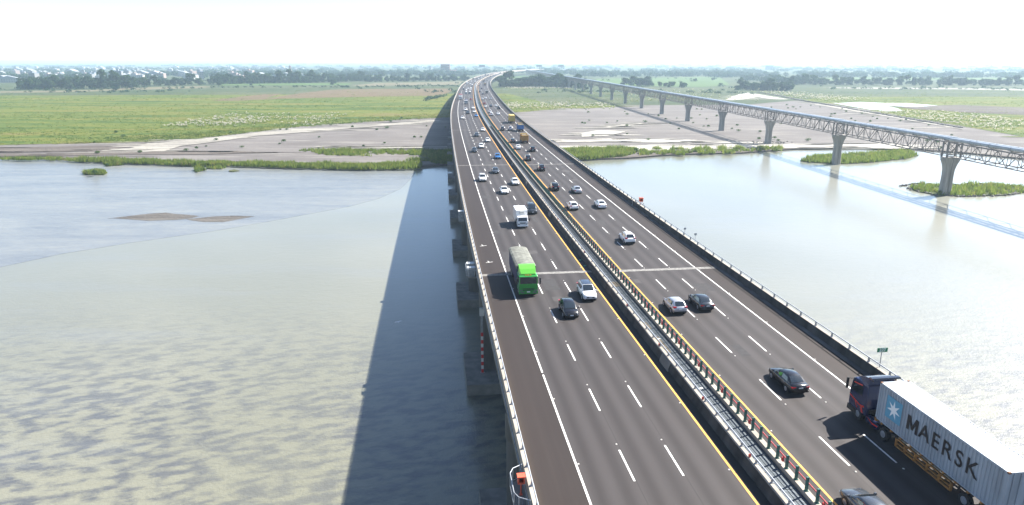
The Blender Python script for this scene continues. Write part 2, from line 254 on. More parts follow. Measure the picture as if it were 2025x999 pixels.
VEH = [('L', 'hatch', 31.9, 5.54, 'black'),('L', 'hatchroof', 37.3, 8.96, 'white'),('L', 'greentruck', 40.1, 1.7, 'green'),('L', 'boxtruck', 75.9, 5.64, 'white'),('L', 'mpv', 86.6, 8.96, 'dark'),('L', 'sedan', 107.3, 5.66, 'white'),('L', 'sedan', 118.2, 9.31, 'white'),('L', 'suvrack', 124.0, 1.89, 'white'),('L', 'sedan', 135.9, 6.04, 'grey'),('L', 'hatch', 163.4, 8.88, 'blue'),('L', 'sedan', 179.4, 2.62, 'dark'),('L', 'hatch', 189.9, 5.47, 'white'),('L', 'sedan', 207.6, 8.83, 'white'),('L', 'sedan', 226.4, 5.68, 'dark'),('L', 'sedan', 247.0, 9.33, 'white'),('L', 'sedan', 323.8, 9.53, 'blue'),('L', 'hatch', 309.9, 2.1, 'white'),('L', 'sedan', 353.3, 9.4, 'white'),('L', 'suv', 344.4, 5.48, 'dark'),('L', 'suv', 370.4, 4.7, 'white'),('L', 'suv', 383.6, 9.27, 'white'),('L', 'tanker', 434.0, 5.18, 'blue'),('L', 'hatch', 484.2, 8.64, 'red'),('L', 'boxtruckred', 490.9, 0.92, 'white'),('L', 'sedan', 580.9, 7.63, 'dark'),('L', 'sedan', 581.1, 4.57, 'dark'),('L', 'suv', 614.4, 4.35, 'white'),('L', 'sedan', 620.7, 7.98, 'white'),('L', 'suv', 655.1, 4.2, 'white'),('L', 'suv', 674.6, 8.45, 'white'),('L', 'mpv', 671.2, 1.16, 'dark'),('L', 'sedan', 697.0, 5.71, 'white'),('L', 'sedan', 714.8, 8.41, 'white'),('L', 'sedan', 762.8, 8.93, 'dark'),('L', 'boxtruck', 851.6, 1.38, 'white'),('L', 'mpv', 959.2, 2.84, 'white'),('L', 'suv', 959.1, 8.4, 'white'),('L', 'boxtruck', 1065.3, -0.02, 'grey'),('L', 'sedan', 847.5, 5.74, 'white'),('L', 'sedan', 819.2, 8.61, 'white'),('L', 'sedan', 1109.0, 7.46, 'white'),('L', 'sedan', 1167.0, 6.06, 'dark'),('L', 'sedan', 1247.2, 3.77, 'dark'),('L', 'suv', 1207.8, 7.26, 'white'),('L', 'sedan', 1112.3, 4.47, 'dark'),('L', 'suv', 1293.7, 6.74, 'white'),('L', 'boxtruck', 1407.4, 2.49, 'grey'),('L', 'suv', 1450.0, 8.44, 'white'),('L', 'sedan', 1536.7, 9.87, 'white'),('L', 'sedan', 1613.6, 10.65, 'dark'),('L', 'boxtruck', 1698.4, 9.1, 'white'),('L', 'suv', 1407.6, 8.12, 'dark'),('R', 'sedan', 11.4, 21.76, 'black'),('R', 'sedan', 32.3, 21.84, 'dark'),('R', 'hatch', 31.7, 18.28, 'silver'),('R', 'suv', 62.9, 21.36, 'white'),('R', 'sedan', 90.1, 23.47, 'white'),('R', 'hatch', 89.3, 17.59, 'white'),('R', 'sedan', 106.4, 21.9, 'silver'),('R', 'suv', 110.1, 17.43, 'black'),('R', 'suv', 138.7, 18.59, 'black'),('R', 'suv', 158.2, 17.4, 'dark'),('R', 'suv', 179.0, 21.5, 'black'),('R', 'sedan', 185.4, 17.53, 'white'),('R', 'dump', 202.9, 21.81, 'orange'),('R', 'hatch', 204.5, 17.66, 'dark'),('R', 'dump', 244.9, 24.99, 'blue'),('R', 'suv', 248.9, 21.04, 'silver'),('R', 'suv', 249.2, 17.62, 'grey'),('R', 'yellowtruck', 283.7, 25.08, 'yellow'),('R', 'mpv', 330.7, 17.91, 'white'),('R', 'sedan', 335.7, 22.04, 'white'),('R', 'suv', 351.0, 18.12, 'white'),('R', 'suv', 382.5, 24.96, 'dark'),('R', 'sedan', 397.1, 17.4, 'white'),('R', 'sedan', 404.2, 20.98, 'grey'),('R', 'sedan', 406.5, 24.43, 'white'),('R', 'sedan', 431.4, 17.56, 'red'),('R', 'suv', 486.4, 16.64, 'white'),('R', 'sedan', 501.2, 20.28, 'white'),('R', 'sedan', 491.6, 24.15, 'silver'),('R', 'sedan', 571.7, 19.44, 'grey'),('R', 'boxtruck', 584.8, 23.11, 'dark'),('R', 'sedan', 622.3, 16.61, 'grey'),('R', 'sedan', 693.5, 19.96, 'grey'),('R', 'sedan', 775.4, 16.77, 'dark'),('R', 'dump', 792.0, 24.07, 'brown'),('R', 'boxtruck', 925.5, 21.1, 'grey'),('R', 'sedan', 1163.5, 19.61, 'dark'),('R', 'sedan', 1163.6, 23.0, 'dark'),('R', 'boxtruck', 1239.4, 22.13, 'grey'),('R', 'sedan', 1013.5, 23.89, 'grey'),('R', 'sedan', 1024.6, 19.75, 'grey'),('R', 'sedan', 1408.0, 19.07, 'dark'),('R', 'sedan', 1434.3, 21.21, 'dark'),('R', 'boxtruck', 1614.2, 20.16, 'grey'),('R', 'sedan', 909.8, 16.59, 'white')]
RIFFLE = [(-125.2, 120.4),(-113.1, 143.1),(-106.3, 154.1),(-95.5, 164.3),(-80.6, 176.9),(-66.5, 192.2),(-51.3, 209.3),(-44.3, 222.4),(-40.2, 239.1),(-39.1, 263.0),(-39.3, 280.8),(-46.0, 289.1),(-59.6, 292.0),(-115.4, 301.0),(-153.6, 305.7),(-212.6, 320.7),(-320.7, 327.8)]
LEVEE = [(351.3, 991.3), (347.1, 916.4), (330.6, 806.3), (324.5, 719.6), (315.0, 625.8), (307.2, 531.0), (300.6, 459.0)]
GULL = (-18.3, 101.8)
MARKS = [(64.97, -2.13), (55.72, -1.91)]
_S = np.arange(-60.0, 2601.0, 2.0)
_k = np.interp(_S, ROAD['knots'], ROAD['ks'])
_psi = np.concatenate([[0], np.cumsum(_k[1:] + _k[:-1])]); _psi += ROAD['psi0'] - np.interp(0, _S, _psi)
_X = np.concatenate([[0], np.cumsum(np.sin(_psi)[1:] + np.sin(_psi)[:-1])]); _X += ROAD['x0'] - np.interp(0, _S, _X)
_Y = np.concatenate([[0], np.cumsum(np.cos(_psi)[1:] + np.cos(_psi)[:-1])]); _Y += 40 - np.interp(0, _S, _Y)
def P(s, n, z=0.0):
    """point at distance s along the road, n metres right of the left edge line"""
    p = np.interp(s, _S, _psi)
    return (float(np.interp(s, _S, _X) + n * math.cos(p)), float(np.interp(s, _S, _Y) - n * math.sin(p)), z)
def HEAD(s): return -float(np.interp(s, _S, _psi))      # rotation about z of something facing along the road
def srange(a, b, step=8.0):
    k = max(2, int(math.ceil((b - a) / step)) + 1); return np.linspace(a, b, k)
def sweep(mb, sec, s0, s1, step=8.0, mi=0, closed=True, caps=True, smooth=False):
    ss = srange(s0, s1, step); rings = [[P(s, n, z) for n, z in sec] for s in ss]
    mb.loft(rings, mi, smooth, closed, caps and closed); return mb
def strip(name, n0, n1, z, s0, s1, m, parent=None, step=8.0):
    """flat ribbon on the road with uv = (n, s)"""
    ss = srange(s0, s1, step); vs = []; uv = []
    for s in ss: vs += [P(s, n0, z), P(s, n1, z)]; uv += [(n0, s), (n1, s)]
    fs = [(2 * i, 2 * i + 1, 2 * i + 3, 2 * i + 2) for i in range(len(ss) - 1)]
    me = bpy.data.meshes.new(name); me.from_pydata(vs, [], fs); me.materials.append(m)
    u = me.uv_layers.new(name='road'); idx = np.empty(len(me.loops), np.int32); me.loops.foreach_get('vertex_index', idx)
    u.data.foreach_set('uv', np.asarray(uv, np.float32)[idx].ravel()); me.update()
    return link(name, me, parent)
def slab(mb, n0, n1, z0, z1, s0, s1, mi=0):
    a, b, c, d = P(s0, n0), P(s0, n1), P(s1, n1), P(s1, n0)
    return mb.add([(q[0], q[1], z) for z in (z0, z1) for q in (a, b, c, d)],
                  [(0, 1, 2, 3), (7, 6, 5, 4), (4, 5, 1, 0), (5, 6, 2, 1), (6, 7, 3, 2), (7, 4, 0, 3)], mi)
HAZE = 0.00015
WATER_Z, LAND_Z, FOOT_Z = -15.6, -14.6, -14.0

# ================================================================== SETTING: river, land
def fract(n, seed, octs=((1, 1.0), (3, .5), (9, .25))):
    r = np.random.default_rng(seed); x = np.linspace(0, 1, n); o = np.zeros(n)
    for f, a in octs:
        k = max(2, int(n * f / 40)); o += a * np.interp(x, np.linspace(0, 1, k), r.normal(size=k))
    return o
def rough_poly(pts, step, amp, seed, closed=True):
    """subdivide a polygon outline and jitter it into a natural edge"""
    P_ = [Vector(p) for p in pts]; out = []; m = len(P_); rr = np.random.default_rng(seed)
    for i in range(m if closed else m - 1):
        a, b = P_[i], P_[(i + 1) % m]; L = (b - a).length; k = max(1, min(60, int(L / step)))
        for j in range(k): out.append(a + (b - a) * (j / k))
    if not closed: out.append(P_[-1])
    n = len(out); dx = fract(n, seed) * amp; dy = fract(n, seed + 99) * amp * 1.3
    if not closed: dx[0] = dx[-1] = dy[0] = dy[-1] = 0
    return [(float(p.x + dx[i]), float(p.y + dy[i])) for i, p in enumerate(out)]
def sheet(name, pts, z, m, kind='structure', parent=None, lip=0.0, fray=(False, 0, 1.0)):
    tris = tessellate_polygon([[Vector((x, y, 0)) for x, y in pts]])
    me = bpy.data.meshes.new(name); vs = [(x, y, z) for x, y in pts]; fs = [tuple(t) for t in tris]
    if fray[0]:                                          # thin tongues along the edge, as water and wind leave them
        r = np.random.default_rng(fray[1])
        for _ in range(max(10, min(110, len(pts) // 3))):
            x, y = pts[r.integers(0, len(pts))]
            if y > 900 or abs(x) > 700: continue
            k_ = fray[2] if len(fray) > 2 else 1.0; L = r.uniform(4, 16) * (1 + y / 900) * k_; w = r.uniform(.35, 1.5) * (1 + y / 700) * (k_ + 1) / 2; x += r.normal(0, L * .4); y += r.normal(0, 2.2 * k_); b = len(vs); tl = r.uniform(-.12, .12)
            for j in range(10): a = 2 * math.pi * j / 10; c_ = math.cos(a) * L; vs.append((x + c_, y + math.sin(a) * w * (1 + .4 * r.random()) + c_ * tl, z + .004))
            fs.append(tuple(range(b, b + 10)))
    if lip:
        n = len(pts); vs += [(x, y, z - lip) for x, y in pts]; fs += [(i, i + n, (i + 1) % n + n, (i + 1) % n) for i in range(n)]
    me.from_pydata(vs, [], fs); me.materials.append(m); me.update()
    bm = bmesh.new(); bm.from_mesh(me); bmesh.ops.recalc_face_normals(bm, faces=bm.faces)
    up = sum(f.normal.z for f in bm.faces)
    if up < 0: bmesh.ops.reverse_faces(bm, faces=bm.faces)
    bm.to_mesh(me); bm.free()
    o = link(name, me, parent)
    if kind and parent is None: o['kind'] = kind
    return o

# ---- materials of the ground
def ground_material():
    t = NT('river_sand'); co = t.coord()
    a = t.noise(co, 0.02, 6, .55, (1, 2.2, 1)); b = t.noise(co, 0.9, 5, .6); c = t.noise(co, 0.07, 4, .5, (.4, 2.4, 1))
    col = t.ramp(a, [(.32, (0.104, 0.093, 0.087)), (.52, (0.129, 0.118, 0.112)), (.7, (0.167, 0.154, 0.142))])
    col = t.mix(t.rng(c, .52, .66), col, (0.182, 0.169, 0.154))
    col = t.mix(t.math('MULTIPLY', t.rng(b, .35, .7), .35), col, (0.076, 0.068, 0.064))
    t.base(col); t.bump(b, .6, .3); return t.set(Roughness=.95, Specular_IOR_Level=.2)
def field_material(name, stops, big=.012, fine=.35, stretch=(1, 2.5, 1)):
    t = NT(name); co = t.coord()
    a = t.noise(co, big, 6, .62, stretch, .6); b = t.noise(co, fine, 5, .65, (1, 1.6, 1)); c = t.noise(co, big * 5, 5, .6, stretch)
    v = t.math('ADD', t.math('MULTIPLY', a, .55), t.math('ADD', t.math('MULTIPLY', b, .2), t.math('MULTIPLY', c, .25)))
    t.base(t.ramp(v, stops)); t.bump(b, .8, 1.0); return t.set(Roughness=.95, Specular_IOR_Level=.15)
M = {}
M['sand'] = ground_material()
M['meadow'] = field_material('meadow_grass', [(.38, (.024, .054, .009)), (.455, (.056, .088, .012)), (.51, (.095, .113, .016)), (.56, (.118, .117, .023)), (.62, (.115, .094, .036))], .014, .35, (.45, 2.6, 1))
M['plain'] = field_material('plain_ground', [(.36, (0.024, 0.041, 0.017)), (.48, (0.041, 0.058, 0.022)), (.58, (0.068, 0.077, 0.036)), (.68, (0.097, 0.092, 0.058))], .004, .03)
M['brown'] = field_material('dry_field', [(.38, (0.092, 0.070, 0.036)), (.5, (0.119, 0.085, 0.049)), (.62, (0.102, 0.092, 0.041))], .02, .3)
M['tan'] = field_material('tan_crop', [(.38, (0.107, 0.097, 0.058)), (.55, (0.131, 0.119, 0.073)), (.65, (0.097, 0.102, 0.049))], .02, .3)
M['crop'] = field_material('green_crop', [(.36, (0.044, 0.082, 0.022)), (.5, (0.063, 0.107, 0.029)), (.62, (0.082, 0.117, 0.040))], .01, .2, (.3, 3, 1))
M['pale_sand'] = field_material('pale_sand', [(.36, (0.145, 0.136, 0.123)), (.47, (0.221, 0.208, 0.183)), (.6, (0.340, 0.323, 0.281))], .03, .4, (.35, 3.2, 1))
M['mud'] = field_material('damp_mud', [(.38, (0.061, 0.049, 0.043)), (.5, (0.094, 0.080, 0.069)), (.62, (0.133, 0.116, 0.099))], .03, .4, (.5, 3, 1))
M['bright_sand'] = field_material('bright_sand', [(.36, (.24, .225, .2)), (.47, (.34, .325, .29)), (.6, (.42, .4, .36))], .03, .4, (.35, 3.2, 1))
M['bar'] = field_material('bar_sand', [(.38, (.055, .051, .048)), (.5, (.1, .093, .086)), (.62, (.15, .14, .128))], .12, .9, (.25, 2.2, 1))
M['bank'] = field_material('weedy_bank', [(.38, (0.039, 0.061, 0.016)), (.52, (0.061, 0.077, 0.025)), (.64, (0.111, 0.099, 0.066))], .06, .6, (1, 1.5, 1))

def water_material():
    t = NT('river_water'); co = t.coord(); sx = t.n('ShaderNodeSeparateXYZ'); t.l(co, sx.inputs[0])
    y = sx.outputs['Y']
    # murky water over submerged sand dunes: the dunes show through only where it is shallow (near the bridge's left)
    big = t.noise(co, .012, 4, .5)
    rm = t.n('ShaderNodeMapping'); rm.inputs['Rotation'].default_value = (0, 0, -.28); t.l(co, rm.inputs[0]); rot = rm.outputs[0]
    dunes = t.noise(rot, .72, 3, .55, (.5, 1.05, 1), .15); d2 = t.noise(co, .09, 4, .6, (.6, 1.4, 1), .2)
    dd = t.math('ADD', t.math('MULTIPLY', dunes, .8), t.math('MULTIPLY', d2, .2))
    mask = t.math('MULTIPLY', t.rng(t.math('ADD', y, t.math('MULTIPLY', big, 50)), 150, 95), t.rng(big, .3, .5, .55, 1))
    base = t.mix(t.rng(big, .35, .65), (.162, .161, .118), (.196, .192, .144))
    base = t.mix(t.math('MULTIPLY', t.rng(dd, .41, .64), t.math('MULTIPLY', mask, .85)), base, (.06, .063, .072))
    st = t.noise(co, .08, 5, .6, (.25, 1.2, 1))
    base = t.mix(t.math('MULTIPLY', t.rng(st, .5, .68), .22), base, (.17, .18, .18))
    t.base(base)
    w1 = t.noise(co, .55, 4, .6, (.7, 1.3, 1), .5); w2 = t.noise(co, 2.6, 3, .6)
    h = t.math('ADD', t.math('MULTIPLY', w1, .6), t.math('MULTIPLY', w2, .4))
    t.bump(h, .34, .5)
    return t.set(Roughness=.46, IOR=1.42, Specular_IOR_Level=.5, Coat_Weight=1.0, Coat_Roughness=.16, Coat_IOR=1.33)
def riffle_material():
    t = NT('shallow_riffle_water'); co = t.coord()
    a = t.noise(co, .05, 6, .6, (.35, 1.8, 1), .8); b = t.noise(co, .45, 5, .65, (.4, 1.6, 1))
    v = t.math('ADD', t.math('MULTIPLY', a, .6), t.math('MULTIPLY', b, .4))
    t.base(t.ramp(v, [(.34, (.105, .115, .13)), (.5, (.15, .16, .165)), (.62, (.185, .19, .18))]))
    t.bump(b, .3, .5); return t.set(Roughness=.25, IOR=1.333)
M['water'] = water_material(); M['riffle'] = riffle_material()
M['pond'] = mat('pond_water', (.42, .43, .42), .15)

river = sheet('river', [(-1500, -400), (1500, -400), (1500, 420), (-1500, 420)], WATER_Z, M['water'])
shore = rough_poly(SHORE, 3.0, .9, 3, closed=False)
FAR = 30000
land = sheet('ground', [(-FAR, 330)] + shore + [(400, 60), (900, 60), (FAR, 60), (FAR, FAR), (-FAR, FAR)], LAND_Z - .35, M['sand'], lip=1.5)
sheet('riverbank', shore + [(p[0], p[1] + 5) for p in reversed(shore)], LAND_Z - .30, M['mud'], lip=.25)
plain = sheet('plain', rough_poly([(-FAR, 880), (-1500, 880), (-600, 900), (0, 960), (50, 700), (250, 720), (420, 880), (700, 880), (1500, 820), (FAR, 800), (FAR, FAR - 50), (-FAR, FAR - 50)], 60, 6, 5), LAND_Z - .20, M['plain'])
ZMAT = {'meadow': 'meadow', 'brown': 'brown', 'tan': 'tan', 'crop': 'crop', 'pale': 'pale_sand', 'mud': 'mud', 'gravel': 'mud', 'pond': 'pond'}
ZNAME = {'meadow': 'meadow', 'brown': 'dry_field', 'tan': 'stubble_field', 'crop': 'crop_field', 'pale': 'pale_sand', 'mud': 'mud_flat', 'gravel': 'gravel_spit', 'pond': 'pond'}
ZLIFT = {'meadow': .04, 'brown': .10, 'tan': .13, 'crop': .16, 'pale': .07, 'mud': .02, 'gravel': .16, 'pond': .10}
for i, (k, pts) in enumerate(ZONES.items()):
    h = k.split('_')[0].rstrip('0123456789')
    if h not in ZMAT: continue
    far = np.mean([p[1] for p in pts]) > 600
    zm = 'bright_sand' if k in ('pale_sand', 'pale_sand2', 'pale_sand4', 'pale_sand5') else ZMAT[h]
    pl = rough_poly(pts, 9 if far else 3.5, 2.5 if far else (2.2 if h == 'meadow' else 1.3), 20 + i)
    o = sheet(ZNAME[h], pl, LAND_Z - .25 + ZLIFT[h] + .004 * i, M[zm], fray=(h in ('pale', 'mud', 'meadow'), 300 + i))
sheet('shallow_water', rough_poly(RIFFLE, 5, .8, 77), WATER_Z + .02, M['riffle'])
for k in ('sandbar', 'sandbar2'):
    sheet('sandbar', rough_poly(ZONES[k], .9, .75, 50 + len(k)), WATER_Z + .07, M['bar'], lip=.12)
for k in ('island', 'island2', 'islet', 'islet2', 'islet3', 'islet4', 'islet5', 'islet6'):
    sheet('island', rough_poly(ZONES[k], 1.5, .5, 60 + len(k)), WATER_Z + .35, M['bank'], lip=.6)

# ================================================================== the highway bridge
S0, S1 = -44.0, 2500.0
def asphalt():
    t = NT('asphalt'); uv = t.n('ShaderNodeUVMap'); sx = t.n('ShaderNodeSeparateXYZ'); t.l(uv.outputs[0], sx.inputs[0])
    n, s = sx.outputs['X'], sx.outputs['Y']; co = t.coord()
    # worn wheel paths, two to a lane
    lanel = t.math('SUBTRACT', n, t.math('MULTIPLY', t.math('GREATER_THAN', n, 13.5), 16.19))
    wob = t.math('MULTIPLY', t.math('SUBTRACT', t.noise(uv.outputs[0], .02, 3, .5, (1, 1, 1)), .5), 1.0)
    ph = t.math('MULTIPLY', t.math('ADD', lanel, wob), 2 * math.pi / 1.825)
    c = t.math('COSINE', ph)
    band = t.math('ADD', t.math('MULTIPLY', c, .5), .5)
    streak = t.noise(uv.outputs[0], 1.0, 5, .6, (1.3, .012, 1)); grain = t.noise(co, 14, 3, .7); blotch = t.noise(uv.outputs[0], .25, 4, .6, (1, .15, 1))
    lane = t.ramp(t.math('ADD', t.math('MULTIPLY', band, .62), t.math('MULTIPLY', streak, .38)), [(.05, (.022, .0182, .0180)), (.4, (.035, .0298, .0298)), (.9, (.050, .0438, .0438))])
    lane = t.mix(t.rng(blotch, .45, .75, 0, .35), lane, (.028, .0245, .0245))
    sh = t.ramp(t.math('ADD', t.math('MULTIPLY', streak, .6), t.math('MULTIPLY', blotch, .4)), [(.3, (.0175, .0118, .0100)), (.5, (.0225, .0155, .0135)), (.7, (.030, .0215, .0185))])
    inner = (0.026, 0.023, 0.023)
    isl = t.math('ADD', t.math('LESS_THAN', n, -.02), t.math('GREATER_THAN', n, 27.06))
    med = t.math('MULTIPLY', t.math('GREATER_THAN', n, 11.05), t.math('LESS_THAN', n, 16.1))
    # grime collects along the parapets
    dust = t.math('ADD', t.rng(n, -2.9, -3.6), t.rng(n, 29.9, 30.5))
    col = t.mix(isl, lane, sh); col = t.mix(med, col, inner)
    col = t.mix(t.math('MULTIPLY', dust, .55), col, (.06, .044, .03))
    col = t.mix(t.rng(grain, .25, .75, 0, .28), col, (.012, .011, .011))
    t.base(col); t.bump(grain, .5, .02); return t.set(Roughness=.7, Specular_IOR_Level=.28)
M['asphalt'] = asphalt()
M['white_paint'] = mat('white_road_paint', (.36, .355, .34), .75, col2=(.62, .62, .6), scale=2.6, detail=6, ramp=(.3, .5))
M['yellow_paint'] = mat('yellow_road_paint', (.66, .33, .055), .7, var=.18, scale=2.0)
M['concrete'] = mat('concrete', (0.177, 0.169, 0.151), .9, var=.25, scale=.7, bump=.3, bscale=6)
M['concrete_pale'] = mat('concrete_pale', (0.302, 0.270, 0.229), .9, var=.16, scale=.9, bump=.25, bscale=5)
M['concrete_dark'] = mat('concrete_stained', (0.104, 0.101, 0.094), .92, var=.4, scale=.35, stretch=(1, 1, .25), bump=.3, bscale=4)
M['painted_shade'] = mat('concrete_painted_shade', (.045, .042, .04), .95, var=.5, scale=.6, stretch=(1, 1, .15))  # near-black concrete: the shade on barrier faces turned from the sun, put into colour
M['joint'] = mat('joint_mortar', (.2, .195, .185), .85, var=.35, scale=3.0)
M['steel'] = mat('galvanised_steel', (.34, .36, .39), .5, .4, var=.12, scale=2)
M['steel_dull'] = mat('dull_steel', (.3, .32, .35), .5, .5, var=.2, scale=3)
M['grate'] = mat('steel_grating', (.125, .15, .17), .55, .35, var=.3, scale=1.3)
M['grate_dark'] = mat('grating_gap', (.03, .035, .04), .8)
M['grate_rust'] = mat('rusty_cover', (.10, .085, .06), .8, .2, var=.3, scale=3)
M['green_post'] = mat('green_post_paint', (.018, .10, .085), .5, var=.25, scale=5)
M['red_pipe'] = mat('red_pipe_paint', (.36, .055, .055), .45, var=.2, scale=3)
M['red'] = mat('red_plastic', (.45, .03, .03), .4)
M['patch'] = mat('asphalt_patch', (.026, .0245, .0265), .9, var=.2, scale=2.5)
M['patch_pale'] = mat('asphalt_patch_pale', (.043, .039, .04), .9, var=.2, scale=2.5)
M['rust'] = mat('rust', (.18, .09, .05), .9, var=.4, scale=4)
M['black'] = mat('black_rubber', (.018, .018, .019), .75)

def make_road():
    o = strip('road', -3.62, 11.92, 0.0, S0, S1, M['asphalt']); tag(o, kind='structure')
    o2 = strip('road', 14.42, 30.62, 0.0, S0, S1, M['asphalt']); tag(o2, kind='structure')
    for k, (n, m, rd, w) in enumerate(((0.0, 'white_paint', o, .16), (11.03, 'yellow_paint', o, .17), (16.19, 'yellow_paint', o2, .17), (27.04, 'white_paint', o2, .16))):
        nm = 'edge_line'
        if k == 0:
            strip(nm, n - w / 2, n + w / 2, .006, S0, 18.3, M[m], rd); strip(nm, n - w / 2, n + w / 2, .006, 18.75, S1, M[m], rd)
        else: strip(nm, n - w / 2, n + w / 2, .006, S0, S1, M[m], rd)
    dash = MB().add([(-.075, 0, 0), (.075, 0, 0), (.075, 4.0, 0), (-.075, 4.0, 0)], [(0, 1, 2, 3)]).mesh('lane_dash', M['white_paint'])
    far = {id(o): MB(), id(o2): MB()}
    stud = MB(); stud.add([(-.07, -.07, 0), (.07, -.07, 0), (.07, .07, 0), (-.07, .07, 0), (-.045, -.04, .035), (.045, -.04, .035), (.045, .04, .035), (-.045, .04, .035)],
                         [(4, 5, 6, 7), (0, 1, 5, 4), (1, 2, 6, 5), (2, 3, 7, 6), (3, 0, 4, 7)])
    stud = stud.mesh('road_stud', mat('stud_white', (.6, .58, .52), .4))
    for n, ph, rd, back in ((3.65, 35.07, o, 1), (7.30, 35.29, o, 1), (19.74, 25.01, o2, 0), (23.39, 24.95, o2, 0)):
        for k in range(-8, 246):
            a = ph + 10.02 * k          # far end of a dash nearest is ph; dashes run back toward smaller s
            s_near = a - 4.05
            if s_near < S0 + 1 or a > S1 - 5: continue
            if s_near < 330:
                d = link('lane_dash', dash, rd, P(s_near, n, .006), HEAD(s_near + 2))
                if s_near < 130: link('road_stud', stud, rd, P(a + .75 if back else s_near - .75, n, .004), HEAD(s_near))
            else:
                f = far[id(rd)]; a0, b0, c0, d0 = P(s_near, n - .075, .006), P(s_near, n + .075, .006), P(a, n + .075, .006), P(a, n - .075, .006)
                f.add([a0, b0, c0, d0], [(0, 1, 2, 3)])
    for rd in (o, o2): tag(far[id(rd)].build('distant_lane_dashes', M['white_paint'], rd), kind='stuff')
    for s in range(-40, 160, 10):
        link('road_stud', stud, o, P(s + 3.5, -.22 + .4, .004), HEAD(s)); link('road_stud', stud, o2, P(s + 8.5, 27.24, .004), HEAD(s))
        link('road_stud', stud, o, P(s + 1.5, 11.2 - .38, .004), HEAD(s)); link('road_stud', stud, o2, P(s + 6.2, 16.42, .004), HEAD(s))
    for i in range(20):
        sj = 49.6 + 102.3 * i; w = .42 if i == 0 else .3
        strip('expansion_joint', -3.6, 11.9, .012, sj - w, sj + w, M['joint'], o, 2); strip('expansion_joint', 14.45, 30.6, .012, sj - w - .2, sj + w - .2, M['joint'], o2, 2)
        strip('joint_seal', -3.6, 11.9, .018, sj - .07, sj + .07, M['concrete_dark'], o, 2); strip('joint_seal', 14.45, 30.6, .018, sj - .27, sj - .13, M['concrete_dark'], o2, 2)
    strip('asphalt_patch', .35, 3.45, .004, 50.3, 61.0, M['patch'], o, 2)
    return o, o2
road_a, road_b = make_road()
M['seam'] = mat('tar_seam', (.012, .011, .011), .8)
for n, rd in ((3.78, road_a), (7.42, road_a), (19.6, road_b), (23.52, road_b)): strip('tar_seam', n - .018, n + .018, .003, S0, 260, M['seam'], rd)
for s_, n_ in MARKS:
    q = MB().box(-.55, .55, -.06, .06, 0, .004).box(-.06, .06, .06, .7, 0, .004).build('paint_mark', M['white_paint'], road_a, P(s_, n_, .006), HEAD(s_) + .3)
r_ = random.Random(8)
for i in range(26):                                      # small darker and paler repairs, as any old deck carries
    s_ = r_.uniform(-5, 210); rd = r_.random() < .5; n_ = r_.choice((.3, 3.95, 7.6)) + r_.uniform(0, .8) + (0 if rd else 16.19); w_ = r_.uniform(.7, 2.2); L_ = r_.uniform(1.2, 5)
    strip('asphalt_patch', n_, n_ + w_, .0035 + .0001 * i, s_, s_ + L_, M['patch'] if r_.random() < .6 else M['patch_pale'], road_a if rd else road_b, 2)
# ---- deck and piers
bridge = empty('highway_bridge', P(0, 13), HEAD(0), 'long concrete highway bridge carrying two three-lane carriageways over the river', 'bridge')
bridge.rotation_euler = (0, 0, 0); bridge.location = (0, 0, 0)
def deck():
    mb = MB()
    for a, b in ((-4.15, 12.75), (14.0, 31.1)):
        sec = [(a, -.02), (b, -.02), (b, -.38), (b - 2.4, -.75), (b - 3.2, -2.3), (a + 3.2, -2.3), (a + 2.4, -.75), (a, -.38)]
        sweep(mb, sec, S0, S1, 10)
    return mb.build('deck', M['concrete'], bridge)
deck()
def pier_mesh():
    cap, ft = MB(), MB()
    col = MB()
    def stadium(n0, n1, r, z): # rounded-end wall outline, x across the bridge, y along
        pts = []
        for i in range(9): t = -math.pi / 2 + math.pi * i / 8; pts.append((n1 - r + math.cos(t) * r, math.sin(t) * r, z))
        for i in range(9): t = math.pi / 2 + math.pi * i / 8; pts.append((n0 + r + math.cos(t) * r, math.sin(t) * r, z))
        return pts
    for a, b in ((-3.75, 11.0), (16.0, 30.7)):
        col.loft([stadium(a, b, 1.05, FOOT_Z - .02), stadium(a, b, 1.05, -5.2), stadium(a, b, 1.05, -5.0), stadium(a - .12, b + .12, 1.17, -4.9), stadium(a - .12, b + .12, 1.2, -2.35)])
    ft.box(-6.0, 33.0, -5.4, 5.4, WATER_Z - 1.2, FOOT_Z)
    return col.mesh('pier', M['concrete_dark']), ft.mesh('footing', M['concrete'])
pm, fm = pier_mesh()
for k in range(-2, 30):
    s = 50.0 + 34.1 * k
    p = link('pier', pm, bridge, P(s, 0, 0), HEAD(s)); link('footing', fm, p)
